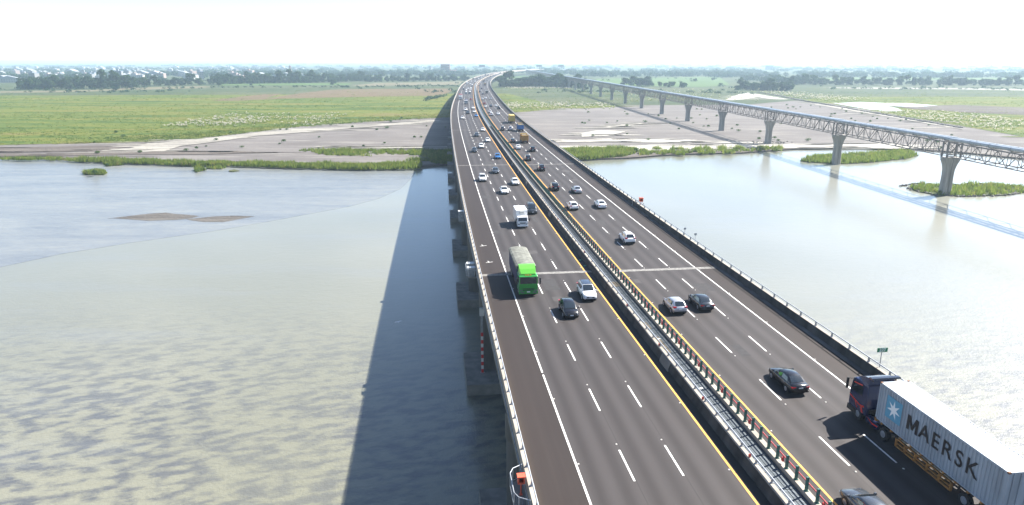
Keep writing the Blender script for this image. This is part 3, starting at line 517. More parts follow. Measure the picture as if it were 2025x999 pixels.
# ---- parapets: a concrete wall, posts and a rail each
def parapet(name, n_in, n_out, top, posts_n, pitch, rail_z, label, s_first, side):
    t = empty(name, P(0, n_in), 0, label, 'barrier'); t.location = (0, 0, 0)
    w = MB(); sg = 1 if n_out > n_in else -1
    sweep(w, [(n_in, 0), (n_in + .04 * sg, .3), (n_in + .1 * sg, top), (n_out, top), (n_out, -.42), (n_in, -.42)], S0, S1, 9)
    w.build('wall', M['concrete_pale'] if side < 0 else M['concrete_pale'], t)
    if side > 0:
        f = MB(); sweep(f, [(n_in - .012, .0), (n_in + .028, .3), (n_in + .085, top - .05), (n_in + .095, top - .05), (n_in + .05, .3), (n_in + .0, .0)], S0, S1, 9); f.build('painted_shade_face', M['painted_shade'], t)  # thin dark skin over the inner face, its shade painted in
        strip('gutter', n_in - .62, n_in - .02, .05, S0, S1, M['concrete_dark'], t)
    rl = MB(); sec = [(posts_n + .055 * math.cos(a), rail_z + .055 * math.sin(a)) for a in [2 * math.pi * i / 6 for i in range(6)]]
    sweep(rl, sec, S0, S1, 9, smooth=True); rl.build('rail', M['steel'], t)
    if side < 0:
        for zz in (top + .1, ):
            rl = MB(); sec = [(n_out - .16 + .03 * math.cos(a), .45 + .03 * math.sin(a)) for a in [2 * math.pi * i / 5 for i in range(5)]]
            sweep(rl, sec, S0, S1, 9, smooth=True); rl.build('cable_pipe', M['steel_dull'], t)
    d = sg * .12
    pmb = MB(); pmb.prism([(-.12 + 0, 0), (.12, 0), (.05, rail_z - top), (-.05, rail_z - top)], 'y', -.05, .05)
    pmb.box(-.15, .15, -.13, .13, 0, .03)
    pm_ = pmb.mesh('post', M['steel_dull'])
    many = MB(); cnt = 0
    for k in range(900):
        s = s_first + pitch * k
        if s < S0 + .5: continue
        if s > S1 - 3: break
        if cnt < 300: link('post', pm_, t, P(s, posts_n, top), HEAD(s)); cnt += 1
        elif s < 1400:
            x, y, _ = P(s, posts_n); many.box(x - .1, x + .1, y - .06, y + .06, top, rail_z)
    if many.v: tag(many.build('distant_posts', M['steel_dull'], t), kind='stuff')
    return t
parapet('parapet_wall', -3.60, -4.02, .95, -3.78, 2.26, 1.32, 'pale concrete parapet with a steel rail along the sunlit shoulder above the shaded water', -43.0, -1)
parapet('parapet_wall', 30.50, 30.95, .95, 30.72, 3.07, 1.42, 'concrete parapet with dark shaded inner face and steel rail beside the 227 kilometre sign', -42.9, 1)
# ---- median: barrier with rail, grating walkway, barrier with green posts
t = empty('median_barrier', (0, 0, 0), 0, 'concrete median barrier topped by a silver pipe rail', 'barrier')
w = MB(); sweep(w, [(11.92, -.3), (11.92, .1), (12.02, .35), (12.12, .9), (12.48, .9), (12.52, .3), (12.52, -.3)], S0, S1, 9); w.build('wall', M['concrete_pale'], t)
f = MB(); sweep(f, [(11.908, .0), (11.908, .1), (12.008, .35), (12.1, .84), (12.11, .84), (12.02, .35), (11.918, .0)], S0, S1, 9); f.build('painted_shade_face', M['painted_shade'], t)  # dark skin on the side away from the sun, shade given as colour
rl = MB(); sweep(rl, [(12.42 + .06 * math.cos(a), 1.2 + .06 * math.sin(a)) for a in [2 * math.pi * i / 6 for i in range(6)]], S0, S1, 9, smooth=True); rl.build('rail', M['steel'], t)
pm_ = MB().box(-.06, .06, -.05, .05, 0, .3).box(-.1, .1, -.1, .1, 0, .04).mesh('post', M['steel_dull'])
many = MB()
for k in range(700):
    s = -43 + 2.3 * k
    if k < 299: link('post', pm_, t, P(s, 12.38, .9), HEAD(s))
    elif s < 1300:
        x, y, _ = P(s, 12.4); many.box(x - .06, x + .06, y - .05, y + .05, .9, 1.2)
tag(many.build('distant_posts', M['steel_dull'], t), kind='stuff')
for s in (1.5, 10.2, 21.5, 33, 56, 78): MB().box(-.09, .09, -.03, .03, 0, .24).build('red_reflector', M['red'], t, P(s, 12.28, .93), HEAD(s))
# grey concrete repair sections stand out in the dark face of the barrier
for s in (17.5, 84.0, 118.0, 135.0, 150.0, 166.0):
    q = MB(); sweep(q, [(11.80, 0.01), (11.86, .34), (12.06, .86), (12.1, .86), (11.9, .34), (11.9, 0.01)], s, s + 2.4, 1.2); q.build('repair_panel', M['concrete'], t)
walk = empty('median_walkway', (0, 0, 0)); tag(walk, kind='structure')
for n0, n1 in ((12.54, 13.24), (13.30, 14.02)):
    gm = MB()
    gm.box(n0, n1, .03, 2.02, -.03, 0.0, 0)
    for i in range(14): gm.box(n0 + .02, n1 - .02, .06 + i * .14, .10 + i * .14, 0.0, .012, 1)
    gmesh = gm.mesh('grating_panel', [M['grate'], M['grate_dark']])
    gm2 = MB().box(n0, n1, .03, 2.02, -.03, 0.004).mesh('cover_panel', M['grate_rust'])
    for k in range(150):
        s = -43 + 2.05 * k
        old = (k in (31, 32, 34, 70, 71, 72, 73, 74) and n0 < 13) or k in (41,)
        link('cover_panel' if old else 'grating_panel', gm2 if old else gmesh, walk, (*P(s, 0)[:2], .55 + (.01 if k % 3 else 0)), HEAD(s + 1))
q = MB(); sweep(q, [(12.54, .5), (12.54, .56), (14.02, .56), (14.02, .5)], -43 + 2.05 * 150, S1, 9); tag(q.build('distant_grating', M['grate'], walk), kind='stuff')
q = MB(); sweep(q, [(12.52, .44), (12.52, .5), (14.06, .5), (14.06, .44)], S0, S1, 9); q.build('trough', M['grate_dark'], walk)
for s, n in ((22.5, 12.8), (24, 13.1), (12.8, 13.2)):
    o = MB().box(-.16, .16, -.1, .1, 0, .02).build('paper_scrap', mat('paper', (.7, .7, .68), .8), None, P(s, n, .578), .4); tag(o, {22.5: 'scrap of white paper lying on the median grating', 24: 'second scrap of white paper on the grating close by the first', 12.8: 'lone pale scrap on the grating near the camera end'}[s], 'litter')
fence = empty('glare_fence', (0, 0, 0), 0, 'row of dark green posts with a red pipe on the median barrier', 'fence')
w = MB(); sweep(w, [(14.06, -.3), (14.06, .88), (14.46, .88), (14.5, .3), (14.66, .06), (14.66, -.3)], S0, S1, 9); w.build('barrier_wall', M['concrete_pale'], fence)
rl = MB(); sweep(rl, [(14.36 + .055 * math.cos(a), 1.42 + .055 * math.sin(a)) for a in [2 * math.pi * i / 6 for i in range(6)]], S0, S1, 9, smooth=True); rl.build('red_pipe', M['red_pipe'], fence)
pp = MB().box(-.1, .1, -.045, .045, 0, 1.03).box(-.13, .13, -.1, .1, 0, .05).box(-.085, .085, -.06, .06, 1.03, 1.06).mesh('post', M['green_post'])
many = MB(); c, sn = 0, 0
refl = MB().box(-.06, .06, -.12, .12, 0, .3, ty=.05).mesh('red_reflector', M['red'])
for k in range(1700):
    s = -43.0 + 1.30 * k
    if k < 300: link('post', pp, fence, P(s, 14.22, .88), HEAD(s))
    elif s < 1500:
        x, y, _ = P(s, 14.22); many.box(x - .1, x + .1, y - .05, y + .05, .88, 1.93)
    if k % 4 == 1 and k < 110: link('red_reflector', refl, fence, P(s + .65, 14.26, 1.08), HEAD(s))
tag(many.build('distant_posts', M['green_post'], fence), kind='stuff')
# ---- leaves of things fixed to the bridge's outside
M['orange'] = mat('orange_paint', (.62, .1, .05), .45, var=.1, scale=3)
M['white_metal'] = mat('white_metal', (.5, .51, .5), .4, var=.06, scale=2)
M['dark_glass'] = mat('dark_glass', (.012, .015, .018), .05, spec=.8)
def balcony(name, n_edge, label, s, length, depth, z, slats):
    """an outward-standing platform with a railing, on the outer side of a parapet; depth > 0 is away from the road"""
    b = empty(name, P(s, n_edge, z), HEAD(s), label, 'platform'); h = length / 2; d = -depth if n_edge < 0 else depth
    out = [(0, -h), (d * .75, -h + .45), (d, -h + 1.0), (d, h - 1.0), (d * .75, h - .45), (0, h)]
    MB().prism(out, 'z', -.14, 0).build('floor_slab', M['concrete'], b)
    tr, lr, po = MB(), MB(), None
    for i in range(len(out) - 1):
        a, c = out[i], out[i + 1]
        tr.tube((*a, 1.1), (*c, 1.1), .035, n=6); lr.tube((*a, .12), (*c, .12), .025, n=6)
    tr.build('top_rail', M['steel'], b); lr.build('toe_rail', M['steel'], b)
    pmesh = MB().tube((0, 0, 0), (0, 0, 1.1), .03, n=6).mesh('post', M['steel'])
    sl = MB().bar((0, 0, .1), (0, 0, 1.08), .02).mesh('baluster', M['steel_dull'])
    for i in range(len(out)): link('post', pmesh, b, (*out[i], 0))
    for i in range(len(out) - 1):
        a, c = Vector(out[i]), Vector(out[i + 1]); k = max(1, int((c - a).length / .22))
        for j in range(1, k): p = a + (c - a) * j / k; link('baluster', sl, b, (p.x, p.y, 0))
    return b
balcony('balcony', -4.06, 'small railed balcony holding the orange telephone box outside the parapet', .6, 4.2, 1.0, -.25, 1)
def phone(s, n, z, rz, label, group=None):
    o = empty('telephone_box', P(s, n, z), HEAD(s) + rz, label, 'telephone box')
    MB().tube((0, 0, 0), (0, 0, 1.3), .07, n=8).box(-.15, .15, -.15, .15, 0, .05).build('stand', M['orange'], o)
    c = MB(); c.box(-.36, .36, -.36, .3, 1.3, 1.36).box(-.36, -.31, -.36, .3, 1.36, 2.0).box(.31, .36, -.36, .3, 1.36, 2.0).box(-.36, .36, .24, .3, 1.36, 2.0)
    c.box(-.31, -.22, -.36, -.3, 1.36, 2.0).box(.22, .31, -.36, -.3, 1.36, 2.0).box(-.22, .22, -.36, -.3, 1.36, 1.46).box(-.22, .22, -.36, -.3, 1.92, 2.0)
    c.build('cabinet', M['orange'], o)
    MB().box(-.40, .40, -.42, .34, 2.0, 2.07).build('roof', M['orange'], o)
    MB().box(-.12, .12, .12, .24, 1.45, 1.85).build('handset_unit', M['black'], o)
    return o
ph = phone(.75, -4.42, -.25, 0, 'orange telephone box on a post in the railed balcony at the bridge edge'); ph.scale = (.7, .7, .75)
balcony('balcony', 30.98, 'small railed balcony outside the far parapet, beneath an orange box', 92.2, 3.2, 1.3, -.25, 1)
phone(91.9, 31.75, -.25, 0.0, 'distant orange telephone box beyond the parapet over the bright water')
eq = balcony('equipment_platform', -4.06, 'railed steel platform with two white cabinets hung on the bridge side', 54.3, 4.6, 1.35, -1.1, 1)
for i, (s, lab) in enumerate(((53.3, 'white equipment cabinet on the hung platform, the nearer of its pair'), (55.4, 'white equipment cabinet on the hung platform, the farther of its pair'))):
    c = MB().box(-.5, .5, -.45, .45, 0, 1.15).box(-.56, .56, -.5, .5, 1.15, 1.22).build('equipment_cabinet', M['white_metal'], None, P(s, -4.72, -1.1), HEAD(s)); tag(c, lab, 'cabinet', 'cabinets on the platform')
    MB().box(-.4, .4, -.475, -.45, .1, 1.05).build('door', M['steel_dull'], c)
c = MB().box(-.55, .5, -.5, .5, -1.5, .35).box(-.6, .55, -.55, .55, .35, .45).build('equipment_cabinet', [M['steel_dull']], None, P(90.3, -4.62, -.2), HEAD(90)); tag(c, 'lone grey cabinet with a bright top fixed outside the parapet beyond the platform', 'cabinet')
MB().box(-.62, .57, -.57, .57, .45, .52).build('lid', M['white_metal'], c); MB().box(-.4, .4, -.55, -.5, -1.3, .25).build('door', M['steel_dull'], c)
# water gauge: red and white banded pole on the footing
g = empty('water_gauge', P(48.3, -3.62, FOOT_Z), HEAD(48), 'red and white banded water gauge pole standing before a pier', 'gauge')
MB().box(-.3, .3, -.18, .18, 0, .06).build('base', M['steel_dull'], g)
for i in range(11): MB().box(-.16, .16, -.12, .12, .06 + i * .55, .06 + (i + 1) * .55).build('band', M['red'] if i % 2 == 0 else M['white_metal'], g)
MB().box(-.13, .13, -.1, .1, 6.11, 8.6).build('upper_pole', M['steel_dull'], g)
MB().box(-.3, .3, -.25, .25, 8.6, 9.7).build('sensor_box', M['white_metal'], g)
# kilometre sign 227
def text_mesh(body, size, m, depth=.004, bold=0.0, name='lettering'):
    cu = bpy.data.curves.new('lettering', 'FONT'); cu.body = body; cu.size = size; cu.extrude = depth; cu.align_x = 'CENTER'; cu.align_y = 'CENTER'; cu.offset = bold
    tmp = bpy.data.objects.new('lettering', cu); COL.objects.link(tmp)
    dg = bpy.context.evaluated_depsgraph_get(); me = bpy.data.meshes.new_from_object(tmp.evaluated_get(dg))
    bpy.data.objects.remove(tmp); me.name = name; me.materials.clear(); me.materials.append(m); return me
M['sign_green'] = mat('sign_green', (.012, .19, .095), .45)
M['sign_white'] = mat('sign_white', (.75, .78, .76), .5)
k = empty('kilometre_sign', P(14.3, 31.06, .9), HEAD(14.3), 'green kilometre sign reading 227 on a thin post by the parapet', 'sign')
MB().tube((0, 0, -.9), (0, 0, 2.0), .04, n=8).build('post', M['steel_dull'], k)
pl_ = MB().box(-.52, .52, -.055, -.035, 1.55, 1.98).build('plate', M['sign_green'], k)
tm = text_mesh('227', .44, M['sign_white'], bold=.008); o = link('lettering', tm, pl_, (0, -.062, 1.765)); o.rotation_euler = (math.pi / 2, 0, 0)
o.rotation_euler = (math.pi / 2, 0, 0)
for s, h in ((64.8, .9), (60.2, 1.1)):
    q = empty('marker_post', P(s, 30.98, .95), HEAD(s), {64.8: 'small marker plate on a short post on the far parapet, farther of two', 60.2: 'small marker plate on a short post on the far parapet, nearer of two'}[s], 'marker')
    MB().tube((0, 0, -.2), (0, 0, h), .03, n=6).build('post', M['steel_dull'], q); MB().box(-.2, .2, -.03, .0, h - .05, h + .28).build('plate', M['steel_dull'], q)
q = empty('drain_pipe', P(93.2, 30.4, .05), HEAD(93), 'grey pipe bracket standing inside the far parapet by the orange telephone box', 'pipe')
MB().tube((0, 0, 0), (0, 0, 1.25), .06, n=8).build('upright', M['steel'], q); MB().tube((0, 0, 1.2), (.5, 0, 1.35), .05, n=8).build('elbow', M['steel'], q); MB().box(-.2, .2, -.2, .2, 0, .05).build('foot', M['steel'], q)
# green litter and a kerb-side light strip in the shaded gutter
for s, n, lab in ((55.3, 11.55, 'scrap of green netting in the shaded median gutter'), (52.4, 11.6, 'nearer scrap of green netting lying in the shaded median gutter')):
    o = MB().box(-.3, .3, -.18, .18, 0, .05, tx=.1, ty=.06).build('green_netting', M['sign_green'], None, P(s, n, .004), 1.0); tag(o, lab, 'litter')

# ================================================================== vehicles
def paint(name, c, rough=.28, metal=0.0, coat=.6): return mat(name, c, rough, metal, coat=coat)
PAINT = {'white': paint('paint_white', (.80, .80, .79)), 'black': paint('paint_black', (.008, .008, .010), .2), 'dark': paint('paint_charcoal', (.035, .042, .05), .25, .3),
         'grey': paint('paint_grey', (.075, .085, .1), .25, .4), 'silver': paint('paint_silver', (.46, .47, .5), .3, .5), 'blue': paint('paint_blue', (.03, .16, .42), .28, .2),
         'red': paint('paint_dark_red', (.22, .035, .03)), 'green': paint('paint_green', (.02, .24, .035)), 'orange': paint('paint_ochre', (.40, .20, .04), .6, 0, 0),
         'yellow': paint('paint_yellow', (.56, .38, .05), .5, 0, .2), 'brown': paint('paint_brown', (.16, .085, .06), .6, 0, 0), 'navy': paint('paint_navy', (.012, .022, .075), .25, .2)}
M['paint'] = PAINT['white']
M['glass'] = mat('car_glass', (.014, .02, .024), .04, spec=.9, coat=1.0)
M['rim'] = mat('alloy_rim', (.5, .5, .52), .3, .8)
M['tail'] = mat('tail_lamp', (.42, .015, .02), .2, coat=.5)
M['lamp'] = mat('head_lamp', (.14, .15, .17), .12, coat=1.0)
M['plate'] = mat('number_plate', (.72, .74, .74), .5)
M['trim'] = mat('black_trim', (.02, .02, .021), .5)
M['chrome'] = mat('chrome', (.7, .7, .72), .15, .9)
M['tarp'] = mat('grey_tarpaulin', (.135, .14, .12), .85, var=.28, scale=1.6, bump=.5, bscale=4)
M['skyblue'] = mat('pale_blue_panel', (.1, .3, .43), .55)

def lerp(a, b, t): return a + (b - a) * t
SPEC = {  # lower-body stations (y, z_bottom, z_top, half width); cabin: rear base, rear roof, front roof, front base, roof height, belt, half widths
 'sedan': dict(low=[(-2.27, .40, .66, .66), (-2.21, .30, .90, .80), (-1.95, .23, .985, .845), (-1.2, .20, .965, .875), (0, .19, .94, .885), (.85, .19, .925, .88), (1.55, .20, .845, .86), (2.0, .24, .74, .81), (2.22, .28, .62, .72), (2.29, .36, .52, .6)],
               cab=(-1.72, -.98, .28, 1.15, 1.42, .93, .80, .585), wheel=(.315, 1.32), win=[(.98, .34, -.20), (-.27, -.27, -1.30)], tail=.80),
 'hatch': dict(low=[(-2.02, .42, .72, .70), (-1.97, .30, .96, .82), (-1.6, .23, 1.0, .86), (-.9, .20, .98, .88), (0, .19, .95, .885), (.8, .19, .94, .88), (1.45, .20, .87, .86), (1.85, .24, .75, .80), (2.02, .30, .60, .70), (2.06, .38, .52, .6)],
               cab=(-1.93, -1.35, .22, 1.15, 1.50, .94, .81, .60), wheel=(.315, 1.25), win=[(.98, .3, -.15), (-.22, -.22, -1.2)], tail=.95),
 'suv': dict(low=[(-2.2, .46, .78, .72), (-2.15, .34, 1.04, .84), (-1.8, .28, 1.08, .88), (-1.0, .25, 1.06, .90), (0, .24, 1.04, .905), (.9, .24, 1.03, .90), (1.6, .25, .97, .88), (2.0, .28, .86, .83), (2.18, .34, .70, .74), (2.22, .42, .60, .62)],
             cab=(-2.1, -1.62, .25, 1.12, 1.66, 1.02, .83, .64), wheel=(.36, 1.3), win=[(.95, .3, -.18), (-.25, -.25, -1.15), (-1.23, -1.23, -1.75)], tail=1.08),
 'mpv': dict(low=[(-2.3, .44, .78, .74), (-2.26, .32, 1.02, .85), (-1.8, .25, 1.06, .89), (-1.0, .22, 1.04, .91), (0, .21, 1.01, .915), (1.0, .21, 1.0, .91), (1.75, .22, .92, .88), (2.15, .26, .80, .82), (2.3, .32, .64, .72), (2.34, .40, .55, .6)],
             cab=(-2.2, -1.85, .55, 1.55, 1.72, 1.0, .84, .64), wheel=(.33, 1.42), win=[(1.3, .6, 0.0), (-.07, -.07, -1.0), (-1.07, -1.07, -1.95)], tail=1.05)}

def car_parts(kind, roof_black=False, rack=False):
    sp = SPEC[kind]; out = []
    def part(nm, mt, sub=None): q = MB(); out.append((nm, q, mt, sub)); return q
    b = part('body', 'paint'); rings = []
    for y, zb, zt, hw in sp['low']:
        pts = [(-hw * .86, zb), (-hw * .97, zb + .10), (-hw, lerp(zb, zt, .55)), (-hw * .965, zt - .07), (-hw * .86, zt - .005), (0, zt + .025),
               (hw * .86, zt - .005), (hw * .965, zt - .07), (hw, lerp(zb, zt, .55)), (hw * .97, zb + .10), (hw * .86, zb)]
        rings.append([(x, y, z) for x, z in pts])
    b.loft(rings, 0, True)
    rb, rt, ft, fb, H, belt, wb, wt = sp['cab']
    cabs = [(rb, belt + .03, wb - .05, wb - .1), (lerp(rb, rt, .5), lerp(belt, H, .58), wb - .02, lerp(wb, wt, .6)), (rt, H - .035, wb, wt), (lerp(rt, ft, .5), H, wb, wt), (ft, H - .03, wb, wt), (lerp(ft, fb, .5), lerp(H, belt, .45), wb - .01, lerp(wt, wb, .42)), (fb, belt - .0, wb - .06, wb - .08)]
    def ring(y, zt, hb, ht): return [(-hb, y, belt - .10), (-hb, y, belt), (-ht - .02, y, max(belt + .005, zt - .06)), (-ht + .07, y, zt), (0, y, zt + .02), (ht - .07, y, zt), (ht + .02, y, max(belt + .005, zt - .06)), (hb, y, belt), (hb, y, belt - .10)]
    b.loft([ring(*c) for c in cabs], 0, True)
    ys = [c[0] for c in cabs]
    def cabp(y): return [float(np.interp(y, ys, [c[i] for c in cabs])) for i in (1, 2, 3)]
    def screen(y0, y1, off, inset):
        g = MB(); rows = []
        for t in (0, .5, 1):
            y = lerp(y0, y1, t); zt, hb, ht = cabp(y); w = ht - inset - .02
            rows.append([(-w, y, zt + off - .01), (-w * .5, y, zt + off + .008), (0, y, zt + .02 + off), (w * .5, y, zt + off + .008), (w, y, zt + off - .01)])
        g.loft(rows, 0, True, closed=False, cap=False); return g
    sgn = 1
    ws = screen(lerp(ft, fb, .06), lerp(ft, fb, .93), .018, .05); out.append(('windscreen', ws, 'glass', None))
    rw = screen(lerp(rt, rb, .06), lerp(rt, rb, .9), .018, .09); out.append(('rear_window', rw, 'glass', None))
    if roof_black: rr = screen(rt, ft, .014, .04); out.append(('roof_panel', rr, 'trim_gloss', None))
    def side(y, t, sx):
        zt, hb, ht = cabp(y); z1 = max(belt + .005, zt - .06)
        return (sx * (lerp(hb, ht + .02, t) + .014), y, lerp(belt, z1, t))
    for (yf_b, yf_t, yr) in sp['win']:
        for sx in (-1, 1):
            g = MB(); last = (yr, ) ; yb = yr
            lastwin = (yf_b, yf_t, yr) == sp['win'][-1]
            yrt = yr + (.28 if lastwin and kind in ('sedan',) else (.12 if lastwin else 0))
            g.add([side(yf_b, .10, sx), side(yf_t, .9, sx), side(yrt, .9, sx), side(yr, .10, sx)], [(0, 1, 2, 3)]); out.append(('side_window', g, 'glass', None))
    r, wy = sp['wheel']; hwm = max(s[3] for s in sp['low'])
    q = part('wheel_arches', 'trim')
    for sx in (-1, 1):
        for sy in (-1, 1): q.tube((sx * (hwm - .42), sy * wy, r + .03), (sx * (hwm + .001), sy * wy, r + .03), r + .07, n=14)
    for sx in (-1, 1):
        for sy in (-1, 1):
            q = MB(); q.tube((sx * (hwm - .2), sy * wy, r), (sx * (hwm + .012), sy * wy, r), r, n=16)
            d = MB(); d.tube((sx * (hwm - .1), sy * wy, r), (sx * (hwm + .02), sy * wy, r), r * .66, n=12)
            for k in range(5):
                a = 2 * math.pi * k / 5; x = sx * (hwm + .022)
                d.bar((x, sy * wy, r), (x, sy * wy + math.cos(a) * r * .6, r + math.sin(a) * r * .6), .05, .012)
            out.append(('wheel', q, 'black', ('rim', d, 'rim')))
    fy, fzb, fzt, fw = sp['low'][-2]; ry, rzb, rzt, rw_ = sp['low'][1]
    for sx in (-1, 1):
        (y1, _, z1, w1), (y2, _, z2, w2) = sp['low'][-2], sp['low'][-3]
        A, B_, C_, D_ = (w1 * .56, y1 + .035, z1 - .03), (w1 + .02, y1 + .0, z1 - .10), (w2 + .012, y2 + .02, z2 - .16), (w2 * .84, y2 + .06, z2 - .005)
        q = MB(); q.add([(sx * x_, y_, z_) for x_, y_, z_ in (A, B_, C_, D_)] + [(sx * x_ * .9, y_ - .1, z_ - .06) for x_, y_, z_ in (A, B_, C_, D_)], [(0, 1, 2, 3), (0, 4, 5, 1), (1, 5, 6, 2), (2, 6, 7, 3), (3, 7, 4, 0)])
        out.append(('headlight', q, 'lamp', None))
        tz = sp['tail']; q = MB(); q.box(min(sx * (rw_ - .34), sx * (rw_ - .02)), max(sx * (rw_ - .34), sx * (rw_ - .02)), ry - .035, ry + .22, tz - .10, tz + .06); q.box(min(sx * (rw_ - .10), sx * (rw_ + .02)), max(sx * (rw_ - .10), sx * (rw_ + .02)), ry + .0, ry + .34, tz - .08, tz + .05)
        out.append(('tail_light', q, 'tail', None))
        q = MB(); q.box(min(sx * .86, sx * 1.02), max(sx * .86, sx * 1.02), lerp(ft, fb, .72), lerp(ft, fb, .72) + .14, belt + .02, belt + .16, tx=.01, ty=.02); out.append(('wing_mirror', q, 'paint', None))
    ye = sp['low'][-1][0]; q = part('grille', 'trim'); q.box(-.48, .48, ye - .2, ye + .014, fzb + .17, fzb + .33); q.box(-.60, .60, ye - .2, ye + .016, fzb - .02, fzb + .10)
    q = part('front_plate', 'plate'); q.box(-.19, .19, ye + .005, ye + .03, fzb + .12, fzb + .25)
    q = part('rear_plate', 'plate'); zr = rzt - .26 if kind == 'sedan' else rzb + .36; q.box(-.19, .19, ry - .055, ry - .03, zr, zr + .15)
    q = part('rear_bumper', 'trim' if kind != 'sedan' else 'paint'); q.box(-rw_ + .06, rw_ - .06, ry - .06, ry + .1, rzb + .02, rzb + .16)
    q = part('handles', 'chrome')
    for sx in (-1, 1):
        for y in (-.1, -1.05): q.box(min(sx * (hwm - .02), sx * (hwm + .022)), max(sx * (hwm - .02), sx * (hwm + .022)), y, y + .17, belt - .14, belt - .105)
    if kind in ('suv', 'mpv'):
        q = part('roof_rails', 'trim' if not rack else 'chrome')
        for sx in (-1, 1): q.bar((sx * (wt - .04), rt + .15, H + .05), (sx * (wt - .04), ft - .1, H + .05), .04, .05); q.box(sx * (wt - .04) - .02, sx * (wt - .04) + .02, rt + .2, rt + .26, H - .02, H + .05); q.box(sx * (wt - .04) - .02, sx * (wt - .04) + .02, ft - .2, ft - .14, H - .02, H + .05)
        if rack:
            for y in (-.9, -.2): q.box(-wt + .02, wt - .02, y, y + .06, H + .06, H + .1)
            q.tube((.3, -1.1, H + .1), (.35, -1.3, H + .7), .012, n=5)
    return out
M['trim_gloss'] = mat('gloss_black_panel', (.012, .012, .014), .1, coat=1.0)

def truck_wheels(out, ys, hw, r=.46, w=.28):
    for y in ys:
        for sx in (-1, 1):
            q = MB(); q.tube((sx * (hw - w), y, r), (sx * hw, y, r), r, n=18)
            d = MB(); d.tube((sx * (hw - .05), y, r), (sx * (hw + .012), y, r), r * .55, n=12, mi=0); d.tube((sx * (hw - .02), y, r), (sx * (hw + .05), y, r), r * .2, n=8)
            out.append(('wheel', q, 'black', ('rim', d, 'steel_dull')))

def cab_parts(out, y0, y1, hw, z0, z1, m='paint', rake=.28, win=(.52, .92)):
    """cab-over lorry cab: y1 is its front"""
    b = MB(); zs = z0 + .52 * (z1 - z0)
    prof = [(y0, z0), (y1 - .04, z0), (y1, z0 + .25), (y1, zs), (y1 - rake, z1 - .1), (y1 - rake - .2, z1), (y0, z1)]
    rings = []
    for x, k in ((-hw, .0), (-hw + .07, 1), (hw - .07, 1), (hw, 0)):
        rings.append([(x, lerp(y, (y0 + y1) / 2, .02 * (1 - k)), lerp(z, (z0 + z1) / 2, .03 * (1 - k))) for y, z in prof])
    b.loft(rings, 0, False); out.append(('cab', b, m, None))
    za, zb = lerp(zs, z1 - .1, .06), lerp(zs, z1 - .1, .9); ya, yb = lerp(y1, y1 - rake, .06), lerp(y1, y1 - rake, .9)
    q = MB(); q.add([(-hw + .12, ya + .02, za), (hw - .12, ya + .02, za), (hw - .16, yb + .02, zb), (-hw + .16, yb + .02, zb)], [(0, 1, 2, 3)]); out.append(('windscreen', q, 'glass', None))
    for sx in (-1, 1):
        q = MB(); x = sx * (hw + .012); q.add([(x, y1 - .14, za), (x, y1 - rake - .12, zb - .02), (x, lerp(y1, y0, .72), zb - .02), (x, lerp(y1, y0, .72), za)], [(0, 1, 2, 3)]); out.append(('side_window', q, 'glass', None))
        q = MB(); q.bar((sx * hw, y1 - .15, zb - .05), (sx * (hw + .26), y1 + .12, zb - .1), .035); q.box(min(sx * (hw + .18), sx * (hw + .36)), max(sx * (hw + .18), sx * (hw + .36)), y1 + .04, y1 + .14, za - .02, zb - .04); out.append(('wing_mirror', q, 'trim', None))
        q = MB(); q.box(min(sx * (hw - .42), sx * (hw - .06)), max(sx * (hw - .42), sx * (hw - .06)), y1 - .05, y1 + .03, z0 + .24, z0 + .42); out.append(('headlight', q, 'lamp', None))
    q = MB(); q.box(-hw + .45, hw - .45, y1 - .03, y1 + .025, z0 + .34, z0 + .46); q.box(-hw + .4, hw - .4, y1 - .03, y1 + .02, z0 + .54, z0 + .62); out.append(('grille', q, 'trim', None))
    q = MB(); q.box(-.2, .2, y1 + .02, y1 + .06, z0 + .1, z0 + .24); out.append(('front_plate', q, 'plate', None))
    for sx in (-.35, .35):
        q = MB(); q.bar((sx - .3, y1 + .03, za + .03), (sx + .25, y1 - .03, lerp(za, zb, .35)), .02); out.append(('wiper', q, 'trim', None))
    return b
def chassis(out, y0, y1, hw=.42, z0=.55, z1=.85): q = MB(); q.box(-hw, hw, y0, y1, z0, z1); out.append(('chassis', q, 'trim', None))

